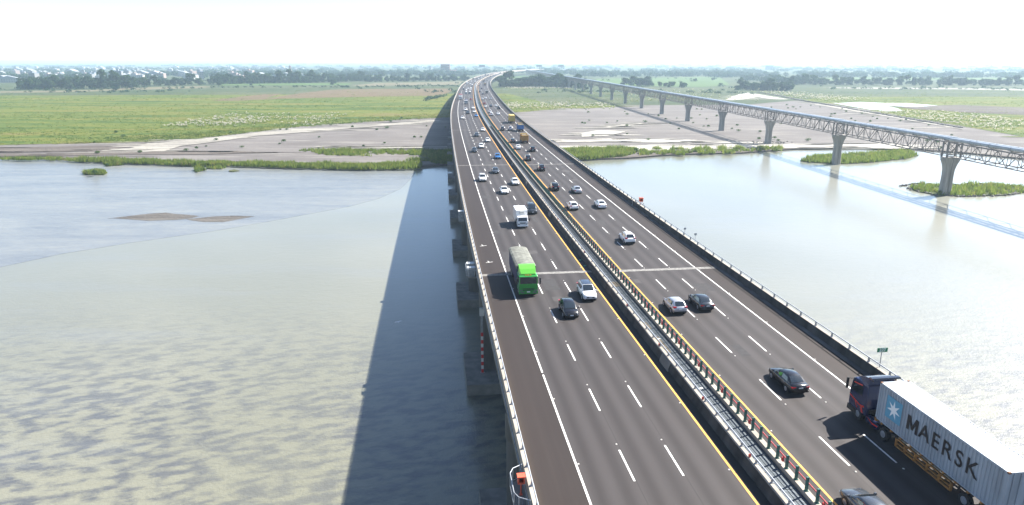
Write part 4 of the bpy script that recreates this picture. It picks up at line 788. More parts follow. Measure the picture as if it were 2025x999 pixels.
def greentruck():
    o = []; cab_parts(o, 3.35, 5.45, 1.17, .48, 2.68, 'paint', .12)
    q = MB(); q.box(-1.19, 1.19, 5.2, 5.5, .36, .74); q.box(-1.0, 1.0, 5.49, 5.52, .5, .58, 0); o.append(('bumper', q, 'paint', None))
    q = MB()
    for sx in (-1, 1): q.box(min(sx * .55, sx * 1.0), max(sx * .55, sx * 1.0), 5.495, 5.525, .5, .66)
    o.append(('fog_lamps', q, 'lamp', None))
    d = MB(); d.loft([[(-.98, 5.05, 2.7), (.98, 5.05, 2.7), (.9, 5.0, 2.86), (-.9, 5.0, 2.86)], [(-1.05, 4.5, 2.7), (1.05, 4.5, 2.7), (1.0, 4.45, 3.35), (-1.0, 4.45, 3.35)], [(-1.06, 3.9, 2.7), (1.06, 3.9, 2.7), (1.02, 3.85, 3.62), (-1.02, 3.85, 3.62)], [(-1.08, 3.4, 2.7), (1.08, 3.4, 2.7), (1.04, 3.4, 3.68), (-1.04, 3.4, 3.68)]], 0, False)
    o.append(('wind_deflector', d, 'lime', None))
    q = MB()
    for x in (-.3, 0, .3): q.box(x - .09, x + .09, 5.02, 5.16, 2.66, 2.74)
    o.append(('marker_lamps', q, 'amber', None))
    q = MB(); q.box(-1.2, 1.2, -5.5, 3.15, 1.05, 3.25, 0)
    for y in np.arange(-5.2, 3.1, .62): q.box(-1.225, 1.225, y, y + .07, 1.05, 3.2, 0)
    o.append(('cargo_body', q, 'navy', None))
    q = MB(); prof = [(-1.27, 2.98), (-1.27, 3.28), (-1.05, 3.42), (-.6, 3.52), (0, 3.56), (.6, 3.52), (1.05, 3.42), (1.27, 3.28), (1.27, 2.98)]
    ys = np.linspace(-5.56, 3.2, 9); q.loft([[(x, y, z + (.035 if i % 2 else 0)) for x, z in prof] for i, y in enumerate(ys)], 0, False)
    o.append(('tarpaulin', q, 'tarp', None))
    q = MB(); q.box(-1.16, 1.16, 3.18, 3.22, 3.0, 3.3); o.append(('front_board', q, 'navy', None))
    chassis(o, -5.4, 5.2); q = MB(); q.box(-1.15, -.6, .2, 2.0, .45, 1.0); q.box(.6, 1.15, -.4, 1.6, .45, 1.0); o.append(('side_tanks', q, 'trim', None))
    q = MB(); q.box(-1.1, 1.1, -5.55, -5.45, .5, .75); o.append(('rear_bumper', q, 'trim', None))
    truck_wheels(o, (4.35, -2.9, -4.15), 1.15, .48); return o
M['lime'] = paint('paint_lime', (.10, .42, .04), .35, 0, .3); M['amber'] = mat('amber_lamp', (.6, .25, .03), .3); M['navy'] = mat('navy_canvas', (.018, .026, .085), .6, var=.2, scale=2)
def boxtruck(lip=False):
    o = []; cab_parts(o, 1.25, 2.85, .92, .42, 2.02, 'paint', .38)
    q = MB(); q.box(-1.02, 1.02, -2.9, 1.15, .82, 2.88); o.append(('box_body', q, 'paint', None))
    q = MB(); q.box(-.4, .4, 1.15, 1.5, 2.28, 2.7, tx=.03, ty=.03); q.box(-.33, .33, 1.5, 1.515, 2.36, 2.62, 0); o.append(('cooling_unit', q, 'white_metal', None))
    q = MB(); q.box(-.34, .34, 1.49, 1.52, 2.60, 2.66); o.append(('vent', q, 'trim', None))
    q = MB(); q.box(-.94, .94, 2.78, 2.93, .34, .58); o.append(('bumper', q, 'paint', None))
    q = MB()
    for x in (-1.035, 1.0): q.box(x, x + .035, -2.92, 1.17, .8, .9)
    q.box(-1.03, 1.03, -2.94, -2.9, .8, .92); o.append(('box_rail', q, 'steel', None))
    q = MB(); q.box(-.03, .03, -2.925, -2.9, .95, 2.8); q.box(-.5, -.46, -2.93, -2.9, 1.0, 2.8); q.box(.46, .5, -2.93, -2.9, 1.0, 2.8); o.append(('door_bars', q, 'steel_dull', None))
    for sx in (-1, 1): q = MB(); q.box(min(sx * .6, sx * .92), max(sx * .6, sx * .92), -2.93, -2.86, .62, .76); o.append(('tail_light', q, 'tail', None))
    if lip: q = MB(); q.box(-1.04, 1.04, -2.0, 1.3, 2.85, 3.02); o.append(('roof_box', q, 'red', None))
    chassis(o, -2.8, 2.6, .38, .45, .8); truck_wheels(o, (1.95, -1.6), .92, .36, .24); return o
def dump():
    o = []; cab_parts(o, 2.0, 3.8, 1.15, .55, 2.6, 'paint', .15)
    q = MB(); hw = 1.18
    q.box(-hw, hw, -3.7, -3.58, 1.0, 2.75); q.box(-hw, hw, 1.68, 1.8, 1.0, 3.0); q.box(-hw, -hw + .1, -3.58, 1.68, 1.0, 2.75); q.box(hw - .1, hw, -3.58, 1.68, 1.0, 2.75); q.box(-hw + .1, hw - .1, -3.58, 1.68, 1.0, 1.15)
    for y in np.arange(-3.4, 1.6, .8):
        for sx in (-1, 1): q.box(min(sx * hw, sx * (hw + .07)), max(sx * hw, sx * (hw + .07)), y, y + .14, 1.05, 2.72)
    for z in (1.0, 1.6, 2.2, 2.66): q.box(-hw - .02, hw + .02, -3.78, -3.7, z, z + .1)
    for x in (-.8, 0, .72): q.box(x, x + .1, -3.77, -3.7, 1.1, 2.66)
    o.append(('dump_body', q, 'paint', None))
    q = MB(); q.box(-hw + .12, hw - .12, -3.55, 1.66, 2.2, 2.72, tx=.3, ty=.6); o.append(('load', q, 'load', None))
    q = MB(); q.tube((-hw, -3.5, 2.85), (hw, -3.5, 2.85), .12, n=8); q.box(-hw, hw, .9, 1.7, 2.95, 3.1); o.append(('rolled_cover', q, 'tarp_yellow', None))
    q = MB(); q.box(-1.1, 1.1, -3.75, -3.5, .5, .78); o.append(('rear_bumper', q, 'trim', None))
    for sx in (-1, 1): q = MB(); q.box(min(sx * .7, sx * 1.05), max(sx * .7, sx * 1.05), -3.79, -3.74, .58, .74); o.append(('tail_light', q, 'tail', None))
    q = MB(); q.box(-1.12, -.5, -3.4, -3.36, .2, .9); q.box(.5, 1.12, -3.4, -3.36, .2, .9); o.append(('mud_flaps', q, 'black', None))
    chassis(o, -3.6, 3.6); truck_wheels(o, (2.9, -1.5, -2.7), 1.14, .46); return o
M['load'] = mat('earth_load', (.2, .17, .13), .95, var=.3, scale=3, bump=.5); M['tarp_yellow'] = mat('ochre_cover', (.5, .36, .12), .8, var=.2, scale=3)
def yellowtruck():
    o = []; cab_parts(o, 3.4, 5.2, 1.16, .55, 2.9, 'paint', .15)
    q = MB(); q.box(-1.2, 1.2, -5.2, 3.1, 1.05, 3.75)
    for y in np.arange(-5.0, 3.0, .6):
        for sx in (-1, 1): q.box(min(sx * 1.2, sx * 1.235), max(sx * 1.2, sx * 1.235), y, y + .3, 1.2, 3.65)
    for x in (-1.2, -.03, 1.12): q.box(x, x + .08, -5.24, -5.2, 1.05, 3.75)
    o.append(('box_body', q, 'paint', None))
    q = MB()
    for x in (-.75, -.3, .3, .75): q.tube((x, -5.27, 1.1), (x, -5.27, 3.7), .025, n=5)
    o.append(('lock_bars', q, 'steel_dull', None))
    q = MB(); q.box(-1.1, 1.1, -5.15, -4.9, .45, .72); o.append(('rear_bumper', q, 'trim', None))
    for sx in (-1, 1): q = MB(); q.box(min(sx * .65, sx * 1.05), max(sx * .65, sx * 1.05), -5.2, -5.13, .75, .92); o.append(('tail_light', q, 'tail', None))
    chassis(o, -5.1, 5.0); truck_wheels(o, (4.2, -2.7, -3.9), 1.15, .48); return o
def tanker():
    o = []; cab_parts(o, 2.2, 3.9, 1.13, .55, 2.6, 'white_metal', .15)
    q = MB(); rings = []
    for y, r in ((-3.9, .6), (-3.6, 1.05), (-1, 1.15), (1.4, 1.0), (1.9, .7)): rings.append([(r * math.cos(a), y, 2.0 + r * math.sin(a)) for a in [2 * math.pi * i / 14 for i in range(14)]])
    q.loft(rings, 0, True); o.append(('tank', q, 'navy', None))
    q = MB(); q.box(-1.1, 1.1, -3.8, 1.8, .85, 1.1); o.append(('bed', q, 'trim', None)); chassis(o, -3.8, 3.7); truck_wheels(o, (3.0, -1.8, -3.0), 1.12, .46); return o

BUILD = {'sedan': lambda: car_parts('sedan'), 'hatch': lambda: car_parts('hatch'), 'suv': lambda: car_parts('suv'), 'mpv': lambda: car_parts('mpv'), 'hatchroof': lambda: car_parts('suv', True),
         'suvrack': lambda: car_parts('suv', False, True), 'greentruck': greentruck, 'boxtruck': boxtruck, 'boxtruckred': lambda: boxtruck(True), 'dump': dump, 'yellowtruck': yellowtruck, 'tanker': tanker}
KIND_NAME = {'sedan': ('sedan_car', 'car'), 'hatch': ('hatchback_car', 'car'), 'hatchroof': ('crossover_car', 'car'), 'suv': ('suv_car', 'car'), 'suvrack': ('suv_car', 'car'), 'mpv': ('people_carrier', 'van'),
             'greentruck': ('cargo_truck', 'truck'), 'boxtruck': ('box_truck', 'truck'), 'boxtruckred': ('box_truck', 'truck'), 'dump': ('dump_truck', 'truck'), 'yellowtruck': ('box_truck', 'truck'), 'tanker': ('tanker_truck', 'truck')}
HALF = {'sedan': 2.29, 'hatch': 2.05, 'hatchroof': 2.22, 'suv': 2.22, 'suvrack': 2.22, 'mpv': 2.34, 'greentruck': 5.5, 'boxtruck': 2.92, 'boxtruckred': 2.92, 'dump': 3.8, 'yellowtruck': 5.24, 'tanker': 3.9}
SIZE = {'boxtruckred': 1.3}
CACHE = {}
def part_mesh(kind, i, nm, q, mt):
    k = (kind, i, nm)
    if k not in CACHE: CACHE[k] = q.mesh(nm, M[mt])
    return CACHE[k]
PARTS = {}
def vehicle(kind, col, loc, rz, label, group, detailed):
    if kind not in PARTS: PARTS[kind] = BUILD[kind]()
    swap = {'paint_white': PAINT[col]} if col != 'white' else {}
    name, cat = KIND_NAME[kind]
    if not detailed:
        k = ('merged', kind)
        if k not in CACHE:
            mb = MB(); mats = []
            for nm, q, mt, sub in PARTS[kind]:
                for qq, mm in ((q, mt),) + (((sub[1], sub[2]),) if sub else ()):
                    if mm not in mats: mats.append(mm)
                    b = len(mb.v); mb.v += qq.v; mb.f += [tuple(b + j for j in f) for f in qq.f]; mb.m += [mats.index(mm)] * len(qq.f); mb.sm += qq.sm
            CACHE[k] = mb.mesh(name, [M[m] for m in mats])
        o = link(name, swap_mesh(CACHE[k], swap) if swap else CACHE[k], None, loc, rz)
        return tag(o, label, cat, group)
    t = empty(name, loc, rz, label, cat, group)
    for i, (nm, q, mt, sub) in enumerate(PARTS[kind]):
        me = part_mesh(kind, i, nm, q, mt)
        o = link(nm, swap_mesh(me, swap) if swap else me, t)
        if sub: link(sub[0], part_mesh(kind, i, sub[0], sub[1], M and sub[2]), o)
    return t
LABELS = {  # by order in VEH: the vehicles one can tell apart
 0: 'glossy black hatchback coming on in the middle lane just ahead of the green truck', 1: 'white crossover with black roof beside the yellow line', 2: 'bright green lorry with navy body and grey tarpaulin roof',
 3: 'small white box truck with cooling unit above its cab', 4: 'dark people carrier just behind the white box truck', 5: 'white sedan in the middle lane behind the white box truck',
 6: 'white sedan by the yellow line ahead of the dark grey sedan', 7: 'white off-roader with roof rack and aerial near the shoulder line', 8: 'dark grey oncoming sedan above the white sedans', 9: 'bright blue oncoming hatchback by the yellow line',
 10: 'charcoal oncoming sedan in the shoulder-side lane', 11: 'white oncoming hatchback directly beyond the charcoal sedan', 12: 'white oncoming sedan by the yellow line beyond the blue hatchback', 13: 'charcoal oncoming sedan alone in the middle lane near the second joint', 14: 'white oncoming sedan at the third joint by the yellow line',
 15: 'grey-blue oncoming sedan close to the median', 16: 'white oncoming hatchback hugging the shoulder line far down the bridge', 17: 'white oncoming sedan right ahead of the grey-blue one', 18: 'charcoal off-roader oncoming in the middle lane far down the bridge', 19: 'white off-roader just beyond the charcoal one', 20: 'white off-roader leading a pair near the median', 21: 'tanker truck with dark blue tank in the middle lane', 22: 'dark red oncoming hatchback near the median', 23: 'white lorry with red top box beside the shoulder line'}
LABELS_R = {0: 'black sedan driving away beside the container lorry', 1: 'dark green-grey sedan driving away beside the silver hatchback', 2: 'silver hatchback driving away next to the green fence', 3: 'white off-roader driving away alone in the middle lane',
 4: 'white sedan driving away near the outer lane line', 5: 'white hatchback driving away beside the green fence', 6: 'silver-blue sedan driving away beyond the white sedan', 7: 'black off-roader closest to the fence behind the silver sedan', 8: 'black off-roader beyond the second joint from the camera', 9: 'charcoal off-roader by the fence ahead of the joint', 10: 'black off-roader in the outer lane behind the ochre dump truck', 11: 'white sedan by the fence level with the ochre dump truck',
 12: 'ochre dump truck seen from behind with rolled cover', 13: 'charcoal hatchback alongside the ochre dump truck', 14: 'blue dump truck with ochre cover ahead of the ochre one', 15: 'silver off-roader beside the blue dump truck', 16: 'grey off-roader nearest the fence beside the silver one', 17: 'tall yellow box lorry in the outer lane',
 18: 'white people carrier driving away by the fence', 19: 'white sedan driving away level with the white people carrier', 20: 'white off-roader just ahead of the white people carrier', 21: 'charcoal off-roader in the outer lane beyond the yellow lorry', 25: 'dark red sedan driving away by the fence'}
li = ri = 0
for side, kind, s, n, col in VEH:
    h = HALF[kind] * SIZE.get(kind, 1.0); near = s < 300
    if side == 'L':
        idx = li; li += 1; sc = s + h; lab = LABELS.get(idx); rz_add = math.pi
        n = min(max(n, .9), 10.2)
        if s > 520: lab = 'tiny far-off %s %s in the oncoming %s lane where the road bends' % ({'dark': 'charcoal'}.get(col, col), KIND_NAME[kind][0].replace('_car', '').replace('_', ' ').replace('suv', 'off-roader'), 'shoulder-side' if n < 3.65 else 'middle' if n < 7.3 else 'median-side')
    else:
        idx = ri; ri += 1; sc = s + h; lab = LABELS_R.get(idx); rz_add = 0
        n = min(max(n, 17.3), 26.0)
        if not lab and s < 520: lab = '%s %s driving away in the distance %s' % ({'dark': 'charcoal'}.get(col, col), KIND_NAME[kind][0].replace('_car', '').replace('_', ' ').replace('suv', 'off-roader'), {22: 'nearest the fence ahead of the charcoal off-roader', 23: 'in the middle lane beyond the white people carrier', 24: 'in the outer lane just past the charcoal off-roader', 26: 'by the fence beyond the dark red one', 27: 'in the middle lane beyond the dark red one', 28: 'in the outer lane beyond the dark red one'}.get(idx, 'among the traffic'))
        elif not lab: lab = 'tiny far-off %s %s driving away in the %s lane where the road bends' % ({'dark': 'charcoal'}.get(col, col), KIND_NAME[kind][0].replace('_car', '').replace('_', ' ').replace('suv', 'off-roader'), 'fence-side' if n < 19.8 else 'middle' if n < 23.4 else 'outer')
    grp = 'oncoming vehicles on the highway' if side == 'L' else 'vehicles driving away on the highway'
    if col in ('green', 'grey') and kind in ('boxtruck',): pass
    v = vehicle(kind, col, P(sc, n, .012), HEAD(sc) + rz_add, lab, grp, near)
    if kind in SIZE: v.scale = (SIZE[kind],) * 3
for i, (s, n, kind, col) in enumerate(((-4.7, 17.5, 'sedan', 'grey'),)):
    vehicle(kind, col, P(s, n, .012), HEAD(s), 'dark grey sedan with bright bonnet in the fence-side lane behind the black sedan', 'vehicles driving away on the highway', True)

# ---- the container lorry
def semi():
    t = empty('container_truck', P(2.0, 25.48, .012), HEAD(2.0), 'navy tractor with red stripes hauling a grey MAERSK container', 'truck')
    o = []
    W2 = 1.18
    cab_parts(o, 4.25, 6.45, W2, .75, 3.35, 'navy_paint', .22)
    q = MB(); q.loft([[(-1.05, 5.9, 3.3), (1.05, 5.9, 3.3), (.9, 5.75, 3.55), (-.9, 5.75, 3.55)], [(-1.14, 5.2, 3.3), (1.14, 5.2, 3.3), (1.0, 5.1, 3.85), (-1.0, 5.1, 3.85)], [(-1.15, 4.4, 3.3), (1.15, 4.4, 3.3), (1.06, 4.4, 4.0), (-1.06, 4.4, 4.0)]], 0, False); o.append(('roof_fairing', q, 'navy_paint', None))
    q = MB(); q.box(-1.2, 1.28, 3.95, 4.42, 4.05, 4.16, tx=.02, ty=.08); q.box(-1.0, -.94, 4.1, 4.2, 3.8, 4.06); q.box(.94, 1.0, 4.1, 4.2, 3.8, 4.06); o.append(('roof_spoiler', q, 'trim_gloss', None))
    q = MB(); q.box(-1.21, 1.21, 6.1, 6.55, .32, .82, ty=.05); q.box(-1.24, -1.0, 5.35, 6.4, .35, .8); q.box(1.0, 1.24, 5.35, 6.4, .35, .8); o.append(('bumper', q, 'trim', None))
    for sx in (-1, 1):
        x = sx * (W2 + .014)
        q = MB(); q.add([(x, 6.4, 1.72), (x, 6.4, 1.60), (x, 5.6, 1.40), (x, 5.0, 1.28), (x, 4.5, 1.36), (x, 4.5, 1.52), (x, 5.0, 1.40), (x, 5.6, 1.55)], [(0, 1, 2, 7), (7, 2, 3, 6), (6, 3, 4, 5)])
        q.add([(x, 4.95, 1.30), (x, 4.72, 1.32), (x, 4.5, .85), (x, 4.72, .85)], [(0, 1, 2, 3)]); q.add([(x, 5.75, 1.5), (x, 5.6, 1.46), (x, 5.25, .98), (x, 5.35, .98)], [(0, 1, 2, 3)])
        q.add([(x, 6.05, 2.98), (x, 6.1, 2.88), (x, 5.0, 3.05), (x, 4.95, 3.16)], [(0, 1, 2, 3)])
        o.append(('red_stripe', q, 'stripe_red', None))
        q = MB(); q.box(min(sx * .75, sx * 1.14), max(sx * .75, sx * 1.14), 2.6, 4.1, .42, .9); o.append(('side_skirt', q, 'navy_paint', None))
        q = MB(); xs = sx * 1.155; q.add([(xs, 4.1, .88), (xs, 3.3, .55), (xs, 2.65, .62), (xs, 2.65, .74), (xs, 3.3, .68)], [(0, 1, 4), (1, 2, 3, 4)]); o.append(('red_stripe', q, 'stripe_red', None))
    q = MB(); q.box(-.3, .3, 3.6, 3.95, .95, 1.8); q.tube((.7, 4.05, .9), (.7, 4.05, 3.3), .09, n=8); q.box(-.9, .9, 4.05, 4.22, 1.0, 1.3); o.append(('air_lines', q, 'trim', None))
    q = MB(); q.box(-.45, .45, 0.9, 6.0, .6, .92); o.append(('tractor_chassis', q, 'trim', None))
    q = MB(); q.tube((0, 1.9, .92), (0, 1.9, 1.08), .5, n=14); q.box(-.8, .8, 2.4, 3.3, .92, 1.0); o.append(('coupling', q, 'steel', None))
    for sx in (-1, 1): q = MB(); q.prism([(1.2, 1.02), (1.45, 1.14), (2.35, 1.14), (2.6, 1.02), (2.6, .97), (2.3, 1.09), (1.5, 1.09), (1.2, .97)], 'x', min(sx * .75, sx * 1.17), max(sx * .75, sx * 1.17)); o.append(('mudguard', q, 'trim', None))
    truck_wheels(o, (5.15, 1.9), 1.17, .5, .32)
    truck_wheels(o, (-6.4, -7.65), 1.17, .5, .32)
    # trailer
    q = MB(); q.box(-.6, -.42, -9.0, 3.0, .98, 1.3); q.box(.42, .6, -9.0, 3.0, .98, 1.3)
    for y in np.arange(-8.8, 3, 1.1): q.box(-1.15, 1.15, y, y + .14, 1.12, 1.3)
    q.box(-1.18, 1.18, 2.85, 3.05, 1.05, 1.32); q.box(-1.18, 1.18, -9.1, -8.9, .9, 1.32); o.append(('trailer_frame', q, 'ochre_steel', None))
    for sx in (-1, 1):
        q = MB(); x0, x1 = min(sx * 1.02, sx * 1.16), max(sx * 1.02, sx * 1.16)
        q.box(x0, x1, -5.2, .5, .34, .44); q.box(x0, x1, -5.2, .5, .92, 1.02); q.box(x0, x1, -5.2, .5, .62, .70)
        for y in (-5.2, -4.1, -2.9, -1.7, -.6, .38): q.box(x0, x1, y, y + .14, .34, 1.02)
        o.append(('side_guard', q, 'ochre_steel', None))
        q = MB()
        for y in np.arange(-5.0, .3, 1.15): q.box(min(sx * .62, sx * 1.0), max(sx * .62, sx * 1.0), y, y + .85, 1.0, 1.05)
        o.append(('deck_plank', q, 'pale_plank', None))
        q = MB(); q.box(min(sx * .7, sx * .86), max(sx * .7, sx * .86), .8, .98, .25, 1.0); o.append(('landing_leg', q, 'trim', None))
    return t, o
M['navy_paint'] = PAINT['navy']; M['stripe_red'] = mat('red_stripe', (.6, .035, .025), .4); M['ochre_steel'] = mat('ochre_steel', (.34, .15, .035), .6, var=.3, scale=3); M['pale_plank'] = mat('pale_plank', (.42, .36, .28), .9, var=.25, scale=4)
M['container'] = mat('container_grey', (.285, .325, .37), .6, var=.16, scale=1.2, stretch=(1, 1, .2)); M['container_roof'] = mat('container_roof', (.66, .66, .64), .6, var=.1, scale=.7)
M['letter'] = mat('black_lettering', (.008, .008, .012), .5); M['star_white'] = mat('star_white', (.78, .8, .8), .5)
t, parts = semi()
for i, (nm, q, mt, sub) in enumerate(parts):
    o = q.build(nm, M[mt], t)
    if sub: sub[1].build(sub[0], M[sub[2]], o)
cy0, cy1, cz0, cz1, hw = -9.15, 3.02, 1.33, 4.38, 1.18
box = empty('container', (0, 0, 0), 0, None, None, None, t)
fr = MB()
for x in (-hw, hw):
    sx = 1 if x > 0 else -1
    for z in (cz0, cz1 - .12): fr.box(min(x, x - sx * .1), max(x, x - sx * .1), cy0, cy1, z, z + .12)
    for y in (cy0, cy1 - .16): fr.box(min(x, x - sx * .1), max(x, x - sx * .1), y, y + .16, cz0 + .12, cz1 - .12)
for y in (cy0, cy1 - .1):
    for z in (cz0, cz1 - .12): fr.box(-hw + .1, hw - .1, y, y + .1, z, z + .12)
fr.build('container_frame', M['container'], box)
def corrugated(x, sx):
    q = MB(); ys = []; y = cy0 + .16; zz = (cz0 + .12, cz1 - .12); k = 0; prof = []
    while y < cy1 - .17:
        prof += [(y, 0), (y + .11, 0), (y + .15, .06), (y + .26, .06)]; y += .30
    vs = []
    for yy, d in prof: vs += [(x - sx * d, min(yy, cy1 - .16), zz[0]), (x - sx * d, min(yy, cy1 - .16), zz[1])]
    q.add(vs, [(2 * i, 2 * i + 1, 2 * i + 3, 2 * i + 2) for i in range(len(prof) - 1)]); return q
for sx in (-1, 1): corrugated(sx * (hw - .01), sx).build('side_panel', M['container'], box)
q = MB(); prof = []; y = cy0 + .1
while y < cy1 - .12: prof += [(y, 0), (y + .12, 0), (y + .16, .03), (y + .28, .03)]; y += .33
vs = []
for yy, d in prof: vs += [(-hw + .1, min(yy, cy1 - .1), cz1 - .045 + d), (hw - .1, min(yy, cy1 - .1), cz1 - .045 + d)]
q.add(vs, [(2 * i, 2 * i + 1, 2 * i + 3, 2 * i + 2) for i in range(len(prof) - 1)]); q.build('roof_panel', M['container_roof'], box)
q = MB().box(-hw + .1, hw - .1, cy1 - .06, cy1 - .03, cz0 + .12, cz1 - .12)
for x in np.arange(-hw + .2, hw - .2, .3): q.box(x, x + .14, cy1 - .03, cy1 - .005, cz0 + .14, cz1 - .14)
q.build('front_panel', M['container'], box)
q = MB().box(-hw + .1, hw - .1, cy0 + .03, cy0 + .07, cz0 + .12, cz1 - .12)
for x in (-.8, -.3, .3, .8): q.tube((x, cy0 + .0, cz0 + .05), (x, cy0 + .0, cz1 - .05), .03, n=6)
q.build('container_doors', M['container'], box)
cc = MB().box(-.006, .166, 0, .16, 0, .115).mesh('corner_casting', M['rust'])
for x in (-hw, hw - .16):
    for y in (cy0 - .005, cy1 - .155):
        for z in (cz0 - .01, cz1 - .1): link('corner_casting', cc, box, (x, y, z))
for sx in (-1, 1):
    x = sx * (hw + .006)
    # blue square with a seven-pointed star, then the name: reads front to back on the left side
    sq0, sq1, z0, z1 = (2.02, .30, 2.08, 3.84)
    if sx > 0: sq0, sq1 = -8.1, -6.4
    q = MB().box(min(x, x + sx * .004), max(x, x + sx * .004), min(sq0, sq1), max(sq0, sq1), z0, z1); o = q.build('logo_square', M['skyblue'], box)
    st = MB(); c = ((sq0 + sq1) / 2, (z0 + z1) / 2); pts = []
    for i in range(14):
        a = math.pi / 2 + math.pi * i / 7; r = .74 if i % 2 == 0 else .27; pts.append((c[0] + r * math.cos(a), c[1] + r * math.sin(a)))
    st.prism(pts, 'x', min(x + sx * .005, x + sx * .01), max(x + sx * .005, x + sx * .01)); st.build('logo_star', M['star_white'], o)
    cx_ = -3.55 if sx < 0 else -3.6
    xx = -.40
    for L_ in 'MAERSK':
        w_ = {'M': 1.28, 'A': 1.14, 'E': 1.04, 'R': 1.12, 'S': 1.08, 'K': 1.12}[L_]
        if L_ == 'M':
            mo = [(-.5, 0), (-.5, 1), (-.24, 1), (0, .42), (.24, 1), (.5, 1), (.5, 0), (.27, 0), (.27, .6), (.08, .12), (-.08, .12), (-.27, .6), (-.27, 0)]
            mq = MB().prism([(a * 1.15, (b - .5) * 1.14) for a, b in mo], 'z', -.004, .004)
            if 'M' not in CACHE: CACHE['M'] = mq.mesh('letter', M['letter'])
            me = CACHE['M']
        else: me = text_mesh(L_, 1.62, M['letter'], .004, .016, 'letter')
        yy = xx - w_ / 2 + .1; xx -= w_
        if sx > 0: yy = -7.1 - yy - .4
        o = link('letter', me, box, (x + sx * .006, yy, 2.93)); o.rotation_euler = (math.pi / 2, 0, -math.pi / 2 if sx < 0 else math.pi / 2)
        if sx < 0: pass

# ================================================================== pipe bridge
PB0, PBD = Vector((147.6, 228.1)), Vector((-4.01, 71.9)); PBL = PBD.length; PBR = math.atan2(-PBD.x, PBD.y)
M['truss'] = mat('truss_paint', (.17, .155, .15), .7, .0, var=.3, scale=1.2); M['pipe'] = mat('pipe_paint', (.36, .41, .45), .4, .0, var=.12, scale=.5)
M['pier_conc'] = mat('pier_concrete', (.29, .275, .25), .92, var=.25, scale=.5, stretch=(1, 1, .2), bump=.3, bscale=3)
pb = empty('pipe_bridge', (0, 0, 0), 0, 'long steel truss bridge carrying water pipes on flared concrete piers', 'bridge')
ZB, ZT, TW = -2.25, 2.35, 2.35
def pier_pb(depth):
    q = MB(); rings = []
    for z, w, d in ((depth, 1.62, 1.35), (-9, 1.5, 1.25), (-6.8, 1.6, 1.28), (-5.2, 2.0, 1.35), (-4.0, 2.55, 1.42), (-3.6, 2.75, 1.45), (-2.75, 2.75, 1.45)):
        rings.append([(-w, -d + .3, z), (-w + .3, -d, z), (-.22, -d, z), (-.2, -d + .25, z), (.2, -d + .25, z), (.22, -d, z), (w - .3, -d, z), (w, -d + .3, z), (w, d - .3, z), (w - .3, d, z), (-w + .3, d, z), (-w, d - .3, z)])
    q.loft(rings, 0, False); q.box(-2.85, 2.85, -1.55, 1.55, -2.95, -2.72); return q.mesh('pier', M['pier_conc'])
pmw, pml = pier_pb(-17.0), pier_pb(-15.2)
PAN = 8; PL = (PBL - 3.0) / PAN
def chords():
    q = MB(); a, b = 1.5, PBL - 1.5
    for x in (-TW, TW):
        q.bar((x, a, ZB), (x, b, ZB), .26, .3); q.bar((x, a, ZT), (x, b, ZT), .28, .34)
    for i in range(PAN + 1): y = a + i * PL; q.bar((-TW, y, ZT), (TW, y, ZT), .2, .25); q.bar((-TW, y, ZB), (TW, y, ZB), .16, .2)
    return q
def members():
    D, V = [], []; a = 1.5
    for x in (-TW, TW):
        for i in range(PAN):
            y0, y1 = a + i * PL, a + (i + 1) * PL; ym = (y0 + y1) / 2
            D.append(((x, y0, ZB), (x, ym, ZT))); D.append(((x, ym, ZT), (x, y1, ZB))); V.append(((x, ym, ZB), (x, ym, ZT)))
            if i: V.append(((x, y0, ZB), (x, y0, ZT)))
    return D, V
DIA, VER = members()
chord_mesh = chords().mesh('truss_span', M['truss'])
dmesh = [MB().bar(*d, .17).mesh('diagonal', M['truss']) for d in DIA]; vmesh = [MB().bar(*d, .13).mesh('vertical', M['truss']) for d in VER]
q = MB()
for d in DIA: q.bar(*d, .17)
for d in VER: q.bar(*d, .13)
web_mesh = q.mesh('web_members', M['truss'])
q = MB()
for x in (-TW, TW):
    for y in (1.3, PBL - 1.3): q.bar((x, y, ZB - .45), (x, y, ZT + .1), .42, .45)
for y in (1.3, PBL - 1.3): q.bar((-TW, y, ZB), (TW, y, ZT), .14); q.bar((TW, y, ZB), (-TW, y, ZT), .14)
end_mesh = q.mesh('end_frame', M['truss'])
q = MB()
for x in (-1.1, 1.1): q.tube((x, 0, ZT + 1.0), (x, PBL, ZT + .85), .58, n=14)
pipe_mesh = [MB().tube((x, .02, ZT + 1.0), (x, PBL - .02, ZT + .85), .58, n=14).mesh('pipe', M['pipe']) for x in (-1.1, 1.1)]
q = MB()
for i in range(PAN):
    y = 1.5 + i * PL + .5
    for x in (-1.1, 1.1): q.tube((x, y, ZT + .85), (x, y + .35, ZT + .85), .66, n=14); q.box(x - .6, x + .6, y, y + .35, ZT + .2, ZT + .6)
collar_mesh = q.mesh('pipe_collars', M['steel_dull'])
q = MB()
for x in (-TW - .4, TW + .4):
    q.bar((x, 1, ZT + 1.2), (x, PBL - 1, ZT + 1.2), .06); q.bar((x, 1, ZT + .75), (x, PBL - 1, ZT + .75), .05)
    for i in range(PAN * 3): y = 1.5 + i * PL / 3; q.bar((x, y, ZT + .2), (x, y, ZT + 1.2), .06)
rail_mesh = q.mesh('walkway_rail', M['truss'])
